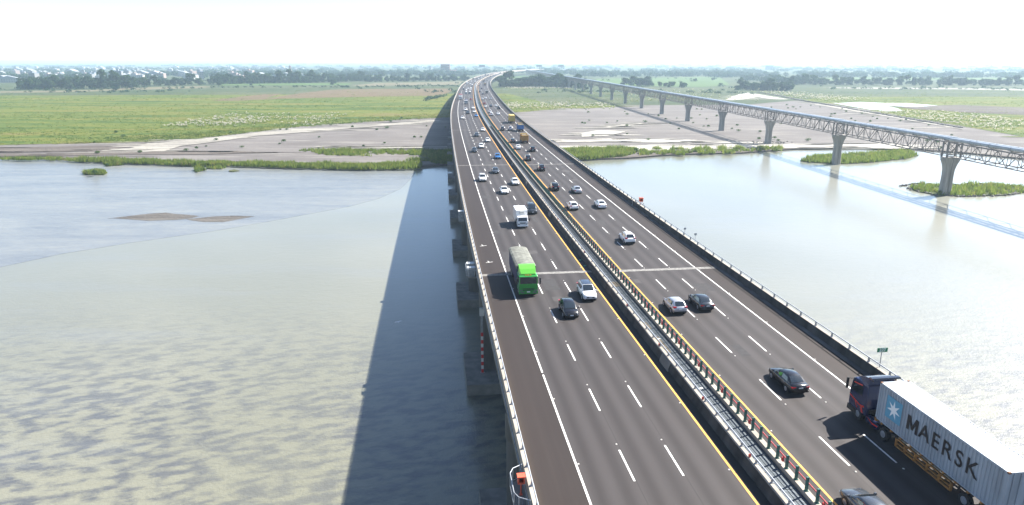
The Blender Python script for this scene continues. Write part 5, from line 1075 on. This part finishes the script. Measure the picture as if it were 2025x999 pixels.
for k in range(-2, 27):
    b = PB0 + PBD * k; loc = (b.x, b.y, 0)
    link('pier', pmw if k < 2 else pml, pb, loc, PBR)
    if k == 26: break
    sp = link('truss_span', chord_mesh, pb, loc, PBR)
    if 0 <= k < 5 or k == -1:
        for m_ in dmesh: link('diagonal', m_, sp)
        for m_ in vmesh: link('vertical', m_, sp)
    else: tag(link('web_members', web_mesh, sp), kind='stuff')
    link('end_frame', end_mesh, sp)
    for m_ in pipe_mesh: link('pipe', m_, sp)
    if k < 12: link('pipe_collars', collar_mesh, sp)['kind'] = 'stuff'; link('walkway_rail', rail_mesh, sp)

# ================================================================== vegetation
def in_poly(x, y, poly):
    c = np.zeros(len(x), bool); n = len(poly)
    for i in range(n):
        (x0, y0), (x1, y1) = poly[i], poly[i - 1]
        with np.errstate(divide='ignore', invalid='ignore'):
            c ^= ((y0 > y) != (y1 > y)) & (x < (x1 - x0) * (y - y0) / (y1 - y0 + 1e-12) + x0)
    return c
def scatter(poly, n, r, power=2.0, tries=60):
    """points inside a polygon, sparser with distance from the river"""
    p = np.array(poly); lo, hi = p.min(0), p.max(0); lo[1] = max(lo[1], 200); X, Y = [], []; c = 0
    for _ in range(tries):
        m = n * 3; u = r.random(m); y = 1 / (1 / lo[1] + u * (1 / hi[1] - 1 / lo[1])); x = lo[0] + r.random(m) * (hi[0] - lo[0])
        ok = in_poly(x, y, poly) & (r.random(m) < np.clip(lo[1] / y, 0, 1))
        X.append(x[ok]); Y.append(y[ok]); c += ok.sum()
        if c >= n: break
    return np.concatenate(X)[:n], np.concatenate(Y)[:n]
def leaf_mat(name, stops, rough=.8, attr=True, objrand=0.0):
    t = NT(name); a = t.n('ShaderNodeAttribute', attribute_name='tint')
    f = a.outputs['Fac']
    if objrand:
        oi = t.n('ShaderNodeObjectInfo'); f = t.math('ADD', t.math('MULTIPLY', f, 1 - objrand), t.math('MULTIPLY', oi.outputs['Random'], objrand))
    col = t.ramp(f, stops); t.base(col); t.set(Roughness=rough, Specular_IOR_Level=.2)
    tr = t.n('ShaderNodeBsdfTranslucent'); t.l(col, tr.inputs['Color']); mx = t.n('ShaderNodeMixShader'); mx.inputs[0].default_value = .55
    t.l(t.b.outputs[0], mx.inputs[1]); t.l(tr.outputs[0], mx.inputs[2]); t.l(mx.outputs[0], t.t.nodes['Material Output'].inputs['Surface']); return t.m
M['reed'] = leaf_mat('reed_leaf', [(0, (.05, .09, .016)), (.45, (.135, .195, .03)), (.8, (.22, .255, .05)), (1, (.28, .24, .09))])
M['grass'] = leaf_mat('grass_blade', [(0, (.04, .085, .012)), (.4, (.10, .15, .018)), (.75, (.165, .185, .028)), (1, (.22, .19, .05))])
M['plume'] = leaf_mat('silvergrass_plume', [(0, (.42, .38, .3)), (1, (.62, .58, .5))])
M['leaf'] = leaf_mat('tree_leaf', [(0, (.012, .035, .016)), (.45, (.026, .062, .024)), (.8, (.055, .105, .032)), (1, (.09, .14, .045))], objrand=.35)
M['shrub_leaf'] = leaf_mat('shrub_leaf', [(0, (.03, .065, .02)), (.5, (.065, .12, .03)), (1, (.14, .18, .055))], objrand=.4)
M['bark'] = mat('bark', (.06, .048, .036), .9, var=.3, scale=3)
def clumps(X, Y, Z, hmin, hmax, wid, blades, seed, lean=.35, spread=1.0):
    r = np.random.default_rng(seed); n = len(X); k = blades
    wave = .5 + .5 * np.sin(X * .31 + 2.2 * np.sin(Y * .23)) * np.sin(X * .11 + 1.7)
    h = ((hmin + (hmax - hmin) * r.random(n)) * (.62 + .5 * wave))[:, None] * (.6 + .5 * r.random((n, k)))
    a = r.random((n, k)) * 2 * math.pi; rad = spread * np.sqrt(r.random((n, k)))
    bx = X[:, None] + np.cos(a) * rad; by = Y[:, None] + np.sin(a) * rad
    b = r.random((n, k)) * 2 * math.pi; w = wid * (.6 + .8 * r.random((n, k)))
    dx, dy = np.cos(b) * w / 2, np.sin(b) * w / 2; l1 = (r.random((n, k)) - .5) * 2 * lean * h; l2 = (r.random((n, k)) - .5) * 2 * lean * h
    zz = np.broadcast_to(np.asarray(Z, float).reshape(-1, 1) if np.ndim(Z) else np.full((n, 1), Z), (n, k)) - .1
    v = np.stack([np.stack([bx - dx, by - dy, zz], -1), np.stack([bx + dx, by + dy, zz], -1), np.stack([bx + l1, by + l2, zz + h], -1)], 2).reshape(-1, 3)
    t = np.arange(len(v)).reshape(-1, 3); tint = np.repeat(np.clip(r.normal(.5, .18, n)[:, None] + r.normal(0, .12, (n, k)), 0, 1).ravel(), 3)
    return v, t, tint
def join_np(parts):
    V, T, C, o = [], [], [], 0
    for v, t, c in parts: V.append(v); T.append(t + o); C.append(c); o += len(v)
    return np.concatenate(V), np.concatenate(T), np.concatenate(C)
r5 = np.random.default_rng(11); reeds = []; plumes = []
for k, n, hm in (('reed_a', 3400, 2.6), ('reed_b', 1900, 2.2), ('reed_c', 2600, 3.0), ('reed_e', 1000, 3.0), ('reed_f', 500, 2.2)):
    x, y = scatter(ZONES[k], n, r5); keep = np.ones(len(x), bool)
    if k == 'reed_b': keep = (np.sin(x * .13) + np.sin(x * .05 + y * .2) + r5.normal(0, .6, len(x))) > -.4
    keep &= (np.sin(x * .22 + 1.3) * np.sin(x * .071 + y * .3) + r5.normal(0, .55, len(x))) > -.75
    x, y = x[keep], y[keep]; reeds.append(clumps(x, y, LAND_Z - .3, hm * .5, hm, .34, 9, 100 + n, .3, .9))
# the sparse row east of the bridge grows in separate tufts
tx, ty = scatter(ZONES['reed_d'], 46, r5); tx = np.repeat(tx, 16) + r5.normal(0, 1.3, 46 * 16); ty = np.repeat(ty, 16) + r5.normal(0, 1.2, 46 * 16)
reeds.append(clumps(tx, ty, LAND_Z - .3, 1.4, 2.8, .32, 9, 5, .3, .7))
for k, n in (('island', 1500), ('island2', 420), ('islet', 240), ('islet2', 60), ('islet3', 50), ('islet4', 60), ('islet5', 30)):
    x, y = scatter(ZONES[k], n, r5); reeds.append(clumps(x, y, WATER_Z + .3, 1.0 if len(k) < 8 else .6, 2.4 if k != 'islet3' else .9, .34, 9, 300 + n, .35, .8))
v, t, c = join_np(reeds); o = link('reeds', np_mesh('reeds', v, t, M['reed'], tint=c)); o['kind'] = 'stuff'
gr = []
for k, n, pw in (('meadow_left', 17000, 0), ('meadow_right', 13000, 0), ('edge_a', 6000, 0)):
    x, y = scatter(ZONES[k], n, r5)
    road_n = (x - np.interp(y, _Y, _X)); keep = (np.abs(road_n - 13) > 19) | (y > 0) & (LAND_Z < -5)
    g = np.sin(x * .021 + np.sin(y * .012) * 2) + np.sin(y * .05 + x * .004); keep &= (g + r5.normal(0, .8, len(x))) > -.9
    x, y = x[keep], y[keep]; s_ = np.clip(y / 420, .8, 2.2)
    v, t, c = clumps(x, y, LAND_Z - .25, .3, .8, .6, 5, 400 + n, .7, 1.2)
    cen = np.stack([np.repeat(x, 15), np.repeat(y, 15)], 1); v[:, :2] = cen + (v[:, :2] - cen) * np.repeat(s_, 15)[:, None]
    c = np.clip(c + np.repeat(.30 * np.sin(x * .009 + y * .045 + 1.5 * np.sin(x * .02)) * np.sin(y * .021), 15), 0, 1); gr.append((v, t, c))
v, t, c = join_np(gr); o = link('grass', np_mesh('grass', v, t, M['grass'], tint=c)); o['kind'] = 'stuff'
pl2, gl2 = [], []
for k, n in (('plume_a', 420), ('plume_b', 420), ('plume_c', 420), ('plume_d', 420), ('plume_e', 420), ('plume_f', 300)):
    x, y = scatter(ZONES[k], n, r5); j = r5.random(len(x)) < .75; cx_ = r5.choice(len(x), max(6, len(x) // 9))
    x = np.where(j, x[cx_[r5.integers(0, len(cx_), len(x))]] + r5.normal(0, 3.2, len(x)), x); y = np.where(j, y + 0, y)
    gl2.append(clumps(x, y, LAND_Z - .25, 1.2, 2.2, .4, 8, 700 + n, .45, 1.0))
    v, t, c = clumps(x, y, LAND_Z + 1.0, .6, 1.2, .55, 5, 800 + n, .6, .9); v[:, 2] += 0; pl2.append((v, t, c))
v, t, c = join_np(gl2); o = link('silver_grass', np_mesh('silver_grass', v, t, M['reed'], tint=c)); o['kind'] = 'stuff'
v, t, c = join_np(pl2); o = link('silver_grass_plumes', np_mesh('silver_grass_plumes', v, t, M['plume'], tint=c)); o['kind'] = 'stuff'

def foliage(lobes, n, size, seed, flat=.75):
    """leaf clumps: small faces spread through the shells of several lobes, facing mostly outward"""
    r = np.random.default_rng(seed); w = np.array([l[3] ** 2 for l in lobes]); w = w / w.sum(); idx = r.choice(len(lobes), n, p=w)
    L = np.array(lobes)[idx]; d = r.normal(size=(n, 3)); d /= np.linalg.norm(d, axis=1)[:, None]; d[:, 2] = np.where(d[:, 2] < -.55, -d[:, 2], d[:, 2])
    rad = L[:, 3:4] * (.62 + .45 * r.random((n, 1)) ** .6); c = L[:, :3] + d * rad * np.array([1, 1, flat])
    nn = d + r.normal(0, .45, (n, 3)); nn /= np.linalg.norm(nn, axis=1)[:, None]
    u = np.cross(nn, r.normal(size=(n, 3))); u /= np.linalg.norm(u, axis=1)[:, None] + 1e-9; vv = np.cross(nn, u)
    s = size * (.55 + .9 * r.random((n, 1)))
    q = np.stack([c - u * s, c - vv * s * .7, c + u * s, c + vv * s * .7], 1).reshape(-1, 3)
    b = np.arange(n)[:, None] * 4; t = np.concatenate([b + [0, 1, 2], b + [0, 2, 3]], 0)
    tint = np.repeat(np.clip(r.normal(.42, .2, n), 0, 1), 4)
    return q, t, tint
def crown_lobes(seed, h, rad, low):
    r = np.random.default_rng(seed); L = []
    for i in range(9):
        a = r.random() * 6.28; d = rad * .62 * math.sqrt(r.random()); z = lerp(low, h * .86, r.random() ** .8)
        L.append((math.cos(a) * d, math.sin(a) * d, z, rad * (.34 + .26 * r.random()) * (1.1 - .35 * z / h)))
    L.append((0, 0, h * .72, rad * .5)); return L
def trunk_mb(seed, h, rad):
    q = MB(); r = random.Random(seed); q.tube((0, 0, -.3), (.2, .1, h * .5), .32, .18, 7)
    for i in range(4):
        a = i * 1.6 + r.random(); q.tube((.2, .1, h * (.3 + .07 * i)), (math.cos(a) * rad * .55, math.sin(a) * rad * .55, h * (.6 + .06 * i)), .12, .04, 5)
    return q
TREE = []
for i, (h, rad, low) in enumerate(((11, 4.6, 2.0), (13, 5.2, 2.5), (9, 5.0, 1.2), (15, 4.4, 3.0), (10, 6.0, 1.6), (12, 3.8, 2.2), (7, 5.4, .8))):
    q, t_, c = foliage(crown_lobes(40 + i, h * 1.25, rad * 1.3, low * .55), 760, .82, 60 + i); TREE.append((trunk_mb(i, h * 1.25, rad).mesh('trunk', M['bark']), np_mesh('crown', q, t_, M['leaf'], tint=c), h))
    # the same tree as one mesh for far belts
    tm_ = trunk_mb(i, h * 1.25, rad); tv = np.array(tm_.v); tf = []
    for f in tm_.f:
        for j in range(1, len(f) - 1): tf.append((f[0], f[j], f[j + 1]))
    tf = np.array(tf); me = np_mesh('tree', np.concatenate([q, tv]), np.concatenate([t_, tf + len(q)]), [M['leaf'], M['bark']], np.concatenate([np.zeros(len(t_)), np.ones(len(tf))]), np.concatenate([c, np.zeros(len(tv))]))
    TREE[-1] += (me,)
def put_tree(i, x, y, sc, sz, label, group, parts, name='tree'):
    a = random.random() * 6.28
    if parts:
        t = empty(name, (x, y, LAND_Z - .2), a, label, 'tree', group); t.scale = (sc, sc, sz)
        link('trunk', TREE[i][0], t); link('crown', TREE[i][1], t)
    else:
        t = link(name, TREE[i][3], None, (x, y, LAND_Z - .2), a); t.scale = (sc, sc, sz); tag(t, label, 'tree', group)
    return t
BL = {'trees': ('dense dark tree in the belt along the left edge beyond the meadow', 'trees in the belt at the left edge', 3, 6.2, 1.15, [0, 1, 3, 4, 5]),
      't2': ('bushy tree in the belt below the white houses', 'trees below the white houses', 2, 6.5, 1.05, [0, 1, 2, 4]),
      't3': ('tall dark tree in the grove right of the white town', 'trees in the grove beside the town', 3, 7.0, 1.15, [0, 1, 3, 4]),
      't4': ('dark tree in the wood right of the pagoda', 'trees right of the pagoda', 2, 7.5, 1.05, [0, 1, 2, 4]),
      't5': ('round-crowned tree in the line below the temple', 'trees below the temple', 2, 8.5, 1.0, [0, 2, 4, 6]),
      'w1': ('leafy tree in the wood between the highway and the pipe bridge', 'trees between highway and pipe bridge', 3, 6.2, 1.2, [0, 1, 2, 4, 6]),
      'r3': ('spreading tree in the first clump behind the pipe bridge', 'trees in the first clump behind the pipe bridge', 2, 7.5, 1.05, [1, 2, 4]),
      'r4': ('spreading tree in the second clump behind the pipe bridge', 'trees in the second clump behind the pipe bridge', 1, 7.5, .8, [2, 4, 6]),
      'r5': ('dark bushy tree in the wood above the grey sandbank', 'trees in the wood above the sandbank', 3, 7.0, 1.0, [0, 2, 4, 6]),
      'r6': ('hazy tree in the long belt behind the far meadow', 'trees in the belt behind the far meadow', 2, 8.5, 1.0, [0, 1, 2, 4])}
ntree = 0
for k, (lab, grp, rows, step, sc, kinds) in BL.items():
    (x0, y0), (x1, y1) = BELTS[k]; L = math.hypot(x1 - x0, y1 - y0); n = int(L / step / 1.15); nx, ny = -(y1 - y0) / L, (x1 - x0) / L
    if ny < 0: nx, ny = -nx, -ny
    for rr in range(rows):
        for j in range(n if rr == 0 else int(n * .7)):
            f = (j + random.random() * .9) / (n if rr == 0 else int(n * .7)); off = rr * 13 + random.uniform(-5, 5); s = sc * random.uniform(.8, 1.25) * (.9 if rr == 0 else 1.1)
            put_tree(random.choice(kinds), x0 + (x1 - x0) * f + nx * off, y0 + (y1 - y0) * f + ny * off, s * 1.05, s * random.uniform(.85, 1.12), lab, grp, k == 'w1' and rr == 0); ntree += 1
for i, (x, y) in enumerate(LONE):
    lab = ['lone round tree standing in the field below the town', 'lone dark tree beside the pale field edge right of it', 'small lone tree before the trees below the temple', 'light green tree at the corner of the pagoda wood', 'small tree in the gap between two belts below the town',
           'lone round tree in the green field behind the pipe bridge', 'small lone tree at the right end of the green field', 'bushy tree beside the farthest visible pipe pier', 'low tree just right of the bushy one at the pipe pier', 'tree under the pipe bridge truss by the meadow', 'low dark tree at the foot of the sandbank wood', 'low shrubby tree on the pale strip by the left belt', 'pale tree beside the highway bend', 'tree between the field and the hazy wood'][i]
    s = random.uniform(.6, .85); put_tree([2, 1, 6, 4, 2, 2, 6, 4, 6, 2, 6, 6, 0, 2][i], x, y, s, s * (.7 if i in (6, 8, 10, 11) else 1), lab, None, i in (5, 7, 8, 9))
# far woods read as one mass
far = []; rw = np.random.default_rng(5)
def blob(x, y, rad, h, n, seed): 
    q, t_, c = foliage([(x, y, LAND_Z + h * .45, rad), (x + rad * .7, y, LAND_Z + h * .35, rad * .8)], n, rad * .27, seed, h / rad * .55); return q, t_, c
sd = 0
for k in ('f1', 'f2', 'f3', 'f4', 'f5', 'f6', 'f7', 'f8', 'f9'):
    (x0, y0), (x1, y1) = BELTS[k]; L = math.hypot(x1 - x0, y1 - y0); n = int(L / 8)
    for j in range(n):
        f = rw.random(); sd += 1; x = x0 + (x1 - x0) * f + rw.normal(0, 4); y = y0 + (y1 - y0) * f + rw.normal(0, 26); rad = rw.uniform(4.5, 9); far.append(blob(x, y, rad * 1.2, rw.uniform(9, 16), 90, sd))
for j in range(900):                                    # scattered trees and hedges over the plain to the horizon
    d = 2200 / (1 - rw.random() * .78); a = rw.uniform(-.72, .72); x, y = d * math.sin(a), d * math.cos(a); sd += 1
    if abs(x) < 60 + y * .02 and y < 2600: continue
    far.append(blob(x, y, rw.uniform(6, 16) * (1 + d / 9000), rw.uniform(7, 13), 50, sd))
for j in range(240):                                    # bushes along the field edges nearer by
    x = rw.uniform(-900, 1100); y = rw.uniform(1000, 1900); sd += 1
    if -40 < x < 110: continue
    far.append(blob(x, y, rw.uniform(1.5, 4.2), rw.uniform(2, 4.5), 30, sd))
for (xa, ya, xb, yb, n) in ((-900, 1040, -330, 1200, 90), (-330, 1180, -90, 1230, 60), (510, 1130, 960, 1100, 90), (-470, 1000, -700, 1010, 30), (-130, 1000, -60, 1020, 24), (-98, 760, -88, 900, 26), (40, 1010, 330, 960, 70)):
    for j in range(n):
        f = rw.random(); sd += 1; far.append(blob(xa + (xb - xa) * f + rw.normal(0, 3), ya + (yb - ya) * f + rw.normal(0, 14), rw.uniform(1.2, 3.2), rw.uniform(1.6, 4.0), 34, sd))
v, t, c = join_np(far); o = link('distant_woods', np_mesh('distant_woods', v, t, M['leaf'], tint=c)); o['kind'] = 'stuff'
# shrubs dotted over the sandbanks
SH = []
for i in range(6):
    h, rad = ((1.6, 1.1), (2.0, 1.4), (1.2, 1.5), (2.3, 1.1), (1.0, 1.0), (1.5, 1.8))[i]
    q, t_, c = foliage([(rad * .4 * math.cos(a), rad * .4 * math.sin(a), h * .45, rad * .62) for a in (0, 1.7, 3.4, 4.9)] + [(0, 0, h * .62, rad * .5)], 150, .19, 900 + i, .8)
    SH.append(np_mesh('shrub', q, t_, M['shrub_leaf'], tint=c))
for i, (x, y) in enumerate(SHRUBS):
    big = i == len(SHRUBS) - 4; left = x < 0
    water = i in (len(SHRUBS) - 4, len(SHRUBS) - 3, len(SHRUBS) - 2)
    o = link('shrub', SH[i % 6], None, (x, y, (WATER_Z + .3) if water else LAND_Z - .3), random.random() * 6); s = random.uniform(.65, 1.2) * (1.8 if water and big else 1); o.scale = (s, s, s)
    if i == len(SHRUBS) - 4: lab, g = 'dark bush with pale plumes on the small islet in the shallow water', None
    elif i == len(SHRUBS) - 3: lab, g = 'bush on the islet closest to the left shore', None
    elif i == len(SHRUBS) - 2: lab, g = 'small bush on the tiny islet right of the dark islet bush', None
    elif i == len(SHRUBS) - 1: lab, g = 'round dark green bush at the end of the reed bed beside the highway', None; o.scale = (1.7, 1.7, 1.6)
    elif left: lab, g = 'small green shrub dotted on the sandbank left of the highway', 'shrubs on the left sandbank'
    elif x < 120 or y > 420 and x < 150: lab, g = 'small shrub dotted on the grey sand between highway and pipe bridge', 'shrubs between highway and pipe bridge'
    else: lab, g = 'small shrub dotted on the grey sand beyond the pipe bridge', 'shrubs beyond the pipe bridge'
    tag(o, lab, 'shrub', g)
# stones round the nearest pipe pier and the old rubble line across the far sand
st = []
rs = np.random.default_rng(4)
M['stone'] = mat('grey_stone', (.12, .11, .1), .9, var=.35, scale=1.5)
def stones(pts, smin, smax, seed):
    r = np.random.default_rng(seed); base = np.array([(-1, -1, -.4), (1, -1, -.4), (1, 1, -.4), (-1, 1, -.4), (-.7, -.6, .6), (.7, -.7, .5), (.6, .7, .7), (-.6, .6, .5)]); tr = np.array([(0, 1, 5), (0, 5, 4), (1, 2, 6), (1, 6, 5), (2, 3, 7), (2, 7, 6), (3, 0, 4), (3, 4, 7), (4, 5, 6), (4, 6, 7)])
    V, T = [], []
    for i, (x, y, z) in enumerate(pts):
        s = r.uniform(smin, smax); a = r.random() * 6.28; b = base * (1 + r.normal(0, .15, base.shape)) * s * np.array([1, .8, .7]); c, n_ = math.cos(a), math.sin(a)
        V.append(np.stack([b[:, 0] * c - b[:, 1] * n_ + x, b[:, 0] * n_ + b[:, 1] * c + y, b[:, 2] + z], 1)); T.append(tr + i * 8)
    return np.concatenate(V), np.concatenate(T)
pts = []
for p in rough_poly(ZONES['island2'], 1.1, .5, 9): pts.append((p[0] + rs.normal(0, .4), p[1] + rs.normal(0, .3), WATER_Z + .25))
for i in range(60): pts.append((139.5 + rs.normal(0, 5.5), 377 + rs.normal(0, 3), LAND_Z - .2))
v, t = stones(pts, .3, .7, 1); o = link('riprap_stones', np_mesh('riprap_stones', v, t, M['stone'])); o['kind'] = 'stuff'
pts = []
lv = [p for p in ZONES['pale_sand8'][:4]]
for (a, b), n in zip(zip(LEVEE[:-1], LEVEE[1:]), (160, 160, 160, 160, 160, 160)):
    for j in range(n):
        f = rs.random(); pts.append((a[0] + (b[0] - a[0]) * f + rs.normal(0, .5), a[1] + (b[1] - a[1]) * f + rs.normal(0, .6), LAND_Z + .1))
v, t = stones(pts, .6, 1.2, 2); o = link('rubble_line', np_mesh('rubble_line', v, t, M['stone'])); o['kind'] = 'stuff'

# ================================================================== town, pagoda, temple
WALLS = [mat('house_white', (.36, .36, .35), .8), mat('house_cream', (.3, .275, .24), .8), mat('house_grey', (.2, .205, .21), .8), mat('house_pink', (.28, .21, .19), .8)]
ROOFS = [mat('roof_pale', (.32, .33, .33), .6), mat('roof_grey', (.26, .28, .3), .6), mat('roof_rust', (.24, .14, .11), .7), mat('roof_blue', (.12, .22, .34), .6)]
M['window_dark'] = mat('window_dark', (.05, .06, .07), .3)
def house(i, w, d, h, roof, storeys):
    q = MB(); q.box(-w / 2, w / 2, -d / 2, d / 2, -1, h, 0)
    if roof == 'flat': q.box(-w / 2 - .2, w / 2 + .2, -d / 2 - .2, d / 2 + .2, h, h + .5, 1); q.box(-w / 4, 0, -d / 4, d / 4, h + .5, h + 2.8, 0); q.box(-w / 4 - .2, .2, -d / 4 - .2, d / 4 + .2, h + 2.8, h + 3.1, 1)
    else: q.prism([(-w / 2 - .4, h), (w / 2 + .4, h), (0, h + w * .16)], 'y', -d / 2 - .4, d / 2 + .4, 1)
    for s in range(storeys):
        z = .9 + s * (h / storeys)
        for j in range(max(2, int(w / 3.2))):
            x = -w / 2 + (j + .5) * w / max(2, int(w / 3.2)); q.box(x - .7, x + .7, -d / 2 - .06, -d / 2 - .005, z, z + 1.4, 2)
    return q.mesh('house', [WALLS[i % 4], ROOFS[(i * 3 + 1) % 4 if i % 3 else 0], M['window_dark']])
HP = [house(0, 14, 10, 9, 'flat', 3), house(1, 20, 12, 6, 'gable', 2), house(2, 11, 10, 13, 'flat', 4), house(4, 34, 16, 7, 'gable', 2), house(3, 16, 12, 10, 'flat', 3), house(8, 24, 14, 8, 'flat', 2)]
rh = random.Random(3)
for i in range(210):
    u = rh.random()
    if i < 165: a = math.atan2(lerp(-.74, -.3, rh.random()), 1.0); d = rh.uniform(1750, 2600) if i < 70 else rh.uniform(2600, 5200); lab, g = 'pale low building of the hazy town on the left horizon', 'buildings of the town on the left'
    else: a = rh.uniform(-.3, .74); d = rh.uniform(2700, 5600); lab, g = 'pale building almost lost in haze along the right-hand horizon', 'buildings along the hazy right horizon'
    x, y = d * math.sin(a), d * math.cos(a)
    if abs(x) < 70: continue
    o = link('house', HP[rh.randrange(6)], None, (x, y, LAND_Z), rh.uniform(-.5, .5)); s = rh.uniform(.8, 1.35); o.scale = (s, s, s * rh.uniform(.85, 1.2)); k = o.data.name.split('.')[0]; pi = HP.index(o.data)
    lab = ('%s of the hazy town on the left horizon' if x < -300 else '%s almost lost in haze along the horizon') % ('white three-storey block', 'low cream house with pitched roof', 'tall grey four-storey block', 'long white hall with pitched roof', 'pinkish three-storey block', 'wide white two-storey building')[pi]
    tag(o, lab, 'house', g)
M['pagoda_wall'] = mat('pagoda_wall', (.5, .48, .46), .8); M['pagoda_roof'] = mat('pagoda_roof', (.14, .1, .1), .7); M['temple_red'] = mat('temple_red', (.27, .13, .11), .8)
def ngon_r(n, r, z, rot=.39): return [(r * math.cos(2 * math.pi * i / n + rot), r * math.sin(2 * math.pi * i / n + rot), z) for i in range(n)]
(x, y) = LANDMARK[0]; pg = empty('pagoda', (x, y, LAND_Z), 0, 'seven-storey pagoda with stacked dark eaves rising above the trees', 'pagoda')
for i in range(7):
    z0 = i * 4.0; rr = 5.4 - i * .42
    tr = MB().loft([ngon_r(8, rr, z0), ngon_r(8, rr * .97, z0 + 3.6)], 0, False).build('storey', M['pagoda_wall'], pg)
    w = MB()
    for j in range(8):
        a = 2 * math.pi * (j + .5) / 8 + .39; w.box(rr * .93 * math.cos(a) - .5, rr * .93 * math.cos(a) + .5, rr * .93 * math.sin(a) - .5, rr * .93 * math.sin(a) + .5, z0 + 1.2, z0 + 2.7)
    w.build('windows', M['window_dark'], tr)['kind'] = 'stuff'
    MB().loft([ngon_r(8, rr + 2.1, z0 + 3.3), ngon_r(8, rr + 1.9, z0 + 3.55), ngon_r(8, rr * .85, z0 + 4.4)], 0, False).build('eaves', M['pagoda_roof'], pg)
MB().loft([ngon_r(8, 3.4, 28.0), ngon_r(8, 1.0, 30.4), ngon_r(8, .3, 31), ngon_r(8, .15, 34)], 0, False).build('spire', M['pagoda_roof'], pg)
(x, y) = LANDMARK[1]; tp = empty('temple', (x, y, LAND_Z), 0, 'big reddish temple gatehouse with tiered roofs and low wings beside the highway', 'temple')
b = MB().box(-37, 37, -9, 9, -1, 11).build('podium', M['temple_red'], tp)
for x0, x1 in ((-37, -17), (17, 37)):
    MB().prism([(-10.5, 11), (10.5, 11), (8, 13.2), (-8, 13.2)], 'x', x0 - 1, x1 + 1).build('wing_roof', M['pagoda_roof'], tp)
MB().box(-4, 4, -9.4, -9.0, 0, 9).build('gateway', WALLS[0], tp)
for i in range(3):
    z = 11 + i * 7.4; w = 16.5 - i * .6; c = MB().box(-w, w, -8, 8, z, z + 5.4).build('storey', M['temple_red'], tp)
    q = MB()
    for k in range(8): q.box(-w + 2 + k * w * .24, -w + 3.2 + k * w * .24, -8.08, -8.0, z + 1.2, z + 4.2)
    q.build('windows', M['window_dark'], c)['kind'] = 'stuff'
    MB().loft([[(-w - 3, -11, z + 5.4), (w + 3, -11, z + 5.4), (w + 3, 11, z + 5.4), (-w - 3, 11, z + 5.4)], [(-w - 2.4, -10.4, z + 6.0), (w + 2.4, -10.4, z + 6.0), (w + 2.4, 10.4, z + 6.0), (-w - 2.4, 10.4, z + 6.0)], [(-w + .3, -7.5, z + 7.4), (w - .3, -7.5, z + 7.4), (w - .3, 7.5, z + 7.4), (-w + .3, 7.5, z + 7.4)]], 0, False).build('roof', M['pagoda_roof'], tp)
for i, lab in ((2, 'blank billboard on a single mast beyond the temple'), (3, 'wide blank billboard on two posts right of the highway'), (4, 'faint billboard farther right along the horizon')):
    (x, y) = LANDMARK[i]; q = empty('billboard', (x, y, LAND_Z), 0, lab, 'billboard')
    for dx in ((0,) if i == 2 else (-5, 5)): MB().tube((dx, 0, -1), (dx, 0, 22), .9, n=8).build('mast', M['steel_dull'], q)
    MB().box(-12, 12, -.6, .6, 20, 29).build('panel', WALLS[2], q)
(x, y) = LANDMARK[5]; q = empty('industrial_block', (x, y, LAND_Z), 0, 'pale blue block of a factory on the right-hand horizon', 'building'); MB().box(-17, 17, -10, 10, -1, 21).build('wall', ROOFS[3], q); MB().box(-18, 18, -11, 11, 21, 22.5).build('roof', ROOFS[0], q)
(x, y) = LANDMARK[6]; q = empty('overpass', (x, y, LAND_Z), 0, 'hazy grey overpass crossing near the highway bend', 'bridge'); MB().box(-20, 20, -5, 5, 12, 15).build('deck', WALLS[2], q)
for dx in (-18, 0, 18): MB().box(dx - 1, dx + 1, -3, 3, -1, 12).build('column', WALLS[2], q)
(x, y) = LANDMARK[3]; q = link('warehouse', HP[3], None, (205, 2560, LAND_Z), .1); q.scale = (1.5, 1.5, 1.4); tag(q, 'white-roofed warehouse among trees right of the wide billboard', 'building')
# street lamps along the bridge's far end are absent in view; a gull flies low over the water
M['gull'] = mat('gull_white', (.75, .75, .75), .7)
g = MB(); g.loft([[(0, -.3, 0), (.03, -.3, .03), (-.03, -.3, .03)], [(0, 0, -.08), (.08, 0, .05), (-.08, 0, .05)], [(0, .3, 0), (.03, .3, .04), (-.03, .3, .04)]], 0, True)
g.add([(.05, .1, .04), (.6, .05, .2), (1.1, -.15, .1), (.55, -.12, .18), (.05, -.1, .04)], [(0, 1, 3, 4), (1, 2, 3)]); g.add([(-.05, .1, .04), (-.6, .05, .2), (-1.1, -.15, .1), (-.55, -.12, .18), (-.05, -.1, .04)], [(4, 3, 1, 0), (3, 2, 1)])
o = g.build('gull', M['gull'], None, (GULL[0], GULL[1], -12), .6); o.scale = (.6, .6, .6); tag(o, 'white gull gliding low over the bridge shadow on the water', 'bird')

# ================================================================== haze
hz = MB().box(-FAR - 400, FAR + 400, -800, FAR + 400, WATER_Z - 3.5, 36.0).build('haze', [])
hm = bpy.data.materials.new('haze_air'); hm.use_nodes = True; nt = hm.node_tree; nt.nodes.clear()
out = nt.nodes.new('ShaderNodeOutputMaterial'); pv = nt.nodes.new('ShaderNodeVolumePrincipled'); nt.links.new(pv.outputs[0], out.inputs['Volume'])
pv.inputs['Color'].default_value = (.62, .82, 1.0, 1); pv.inputs['Density'].default_value = HAZE; pv.inputs['Anisotropy'].default_value = 0.25
hz.data.materials.clear(); hz.data.materials.append(hm); hz['kind'] = 'stuff'
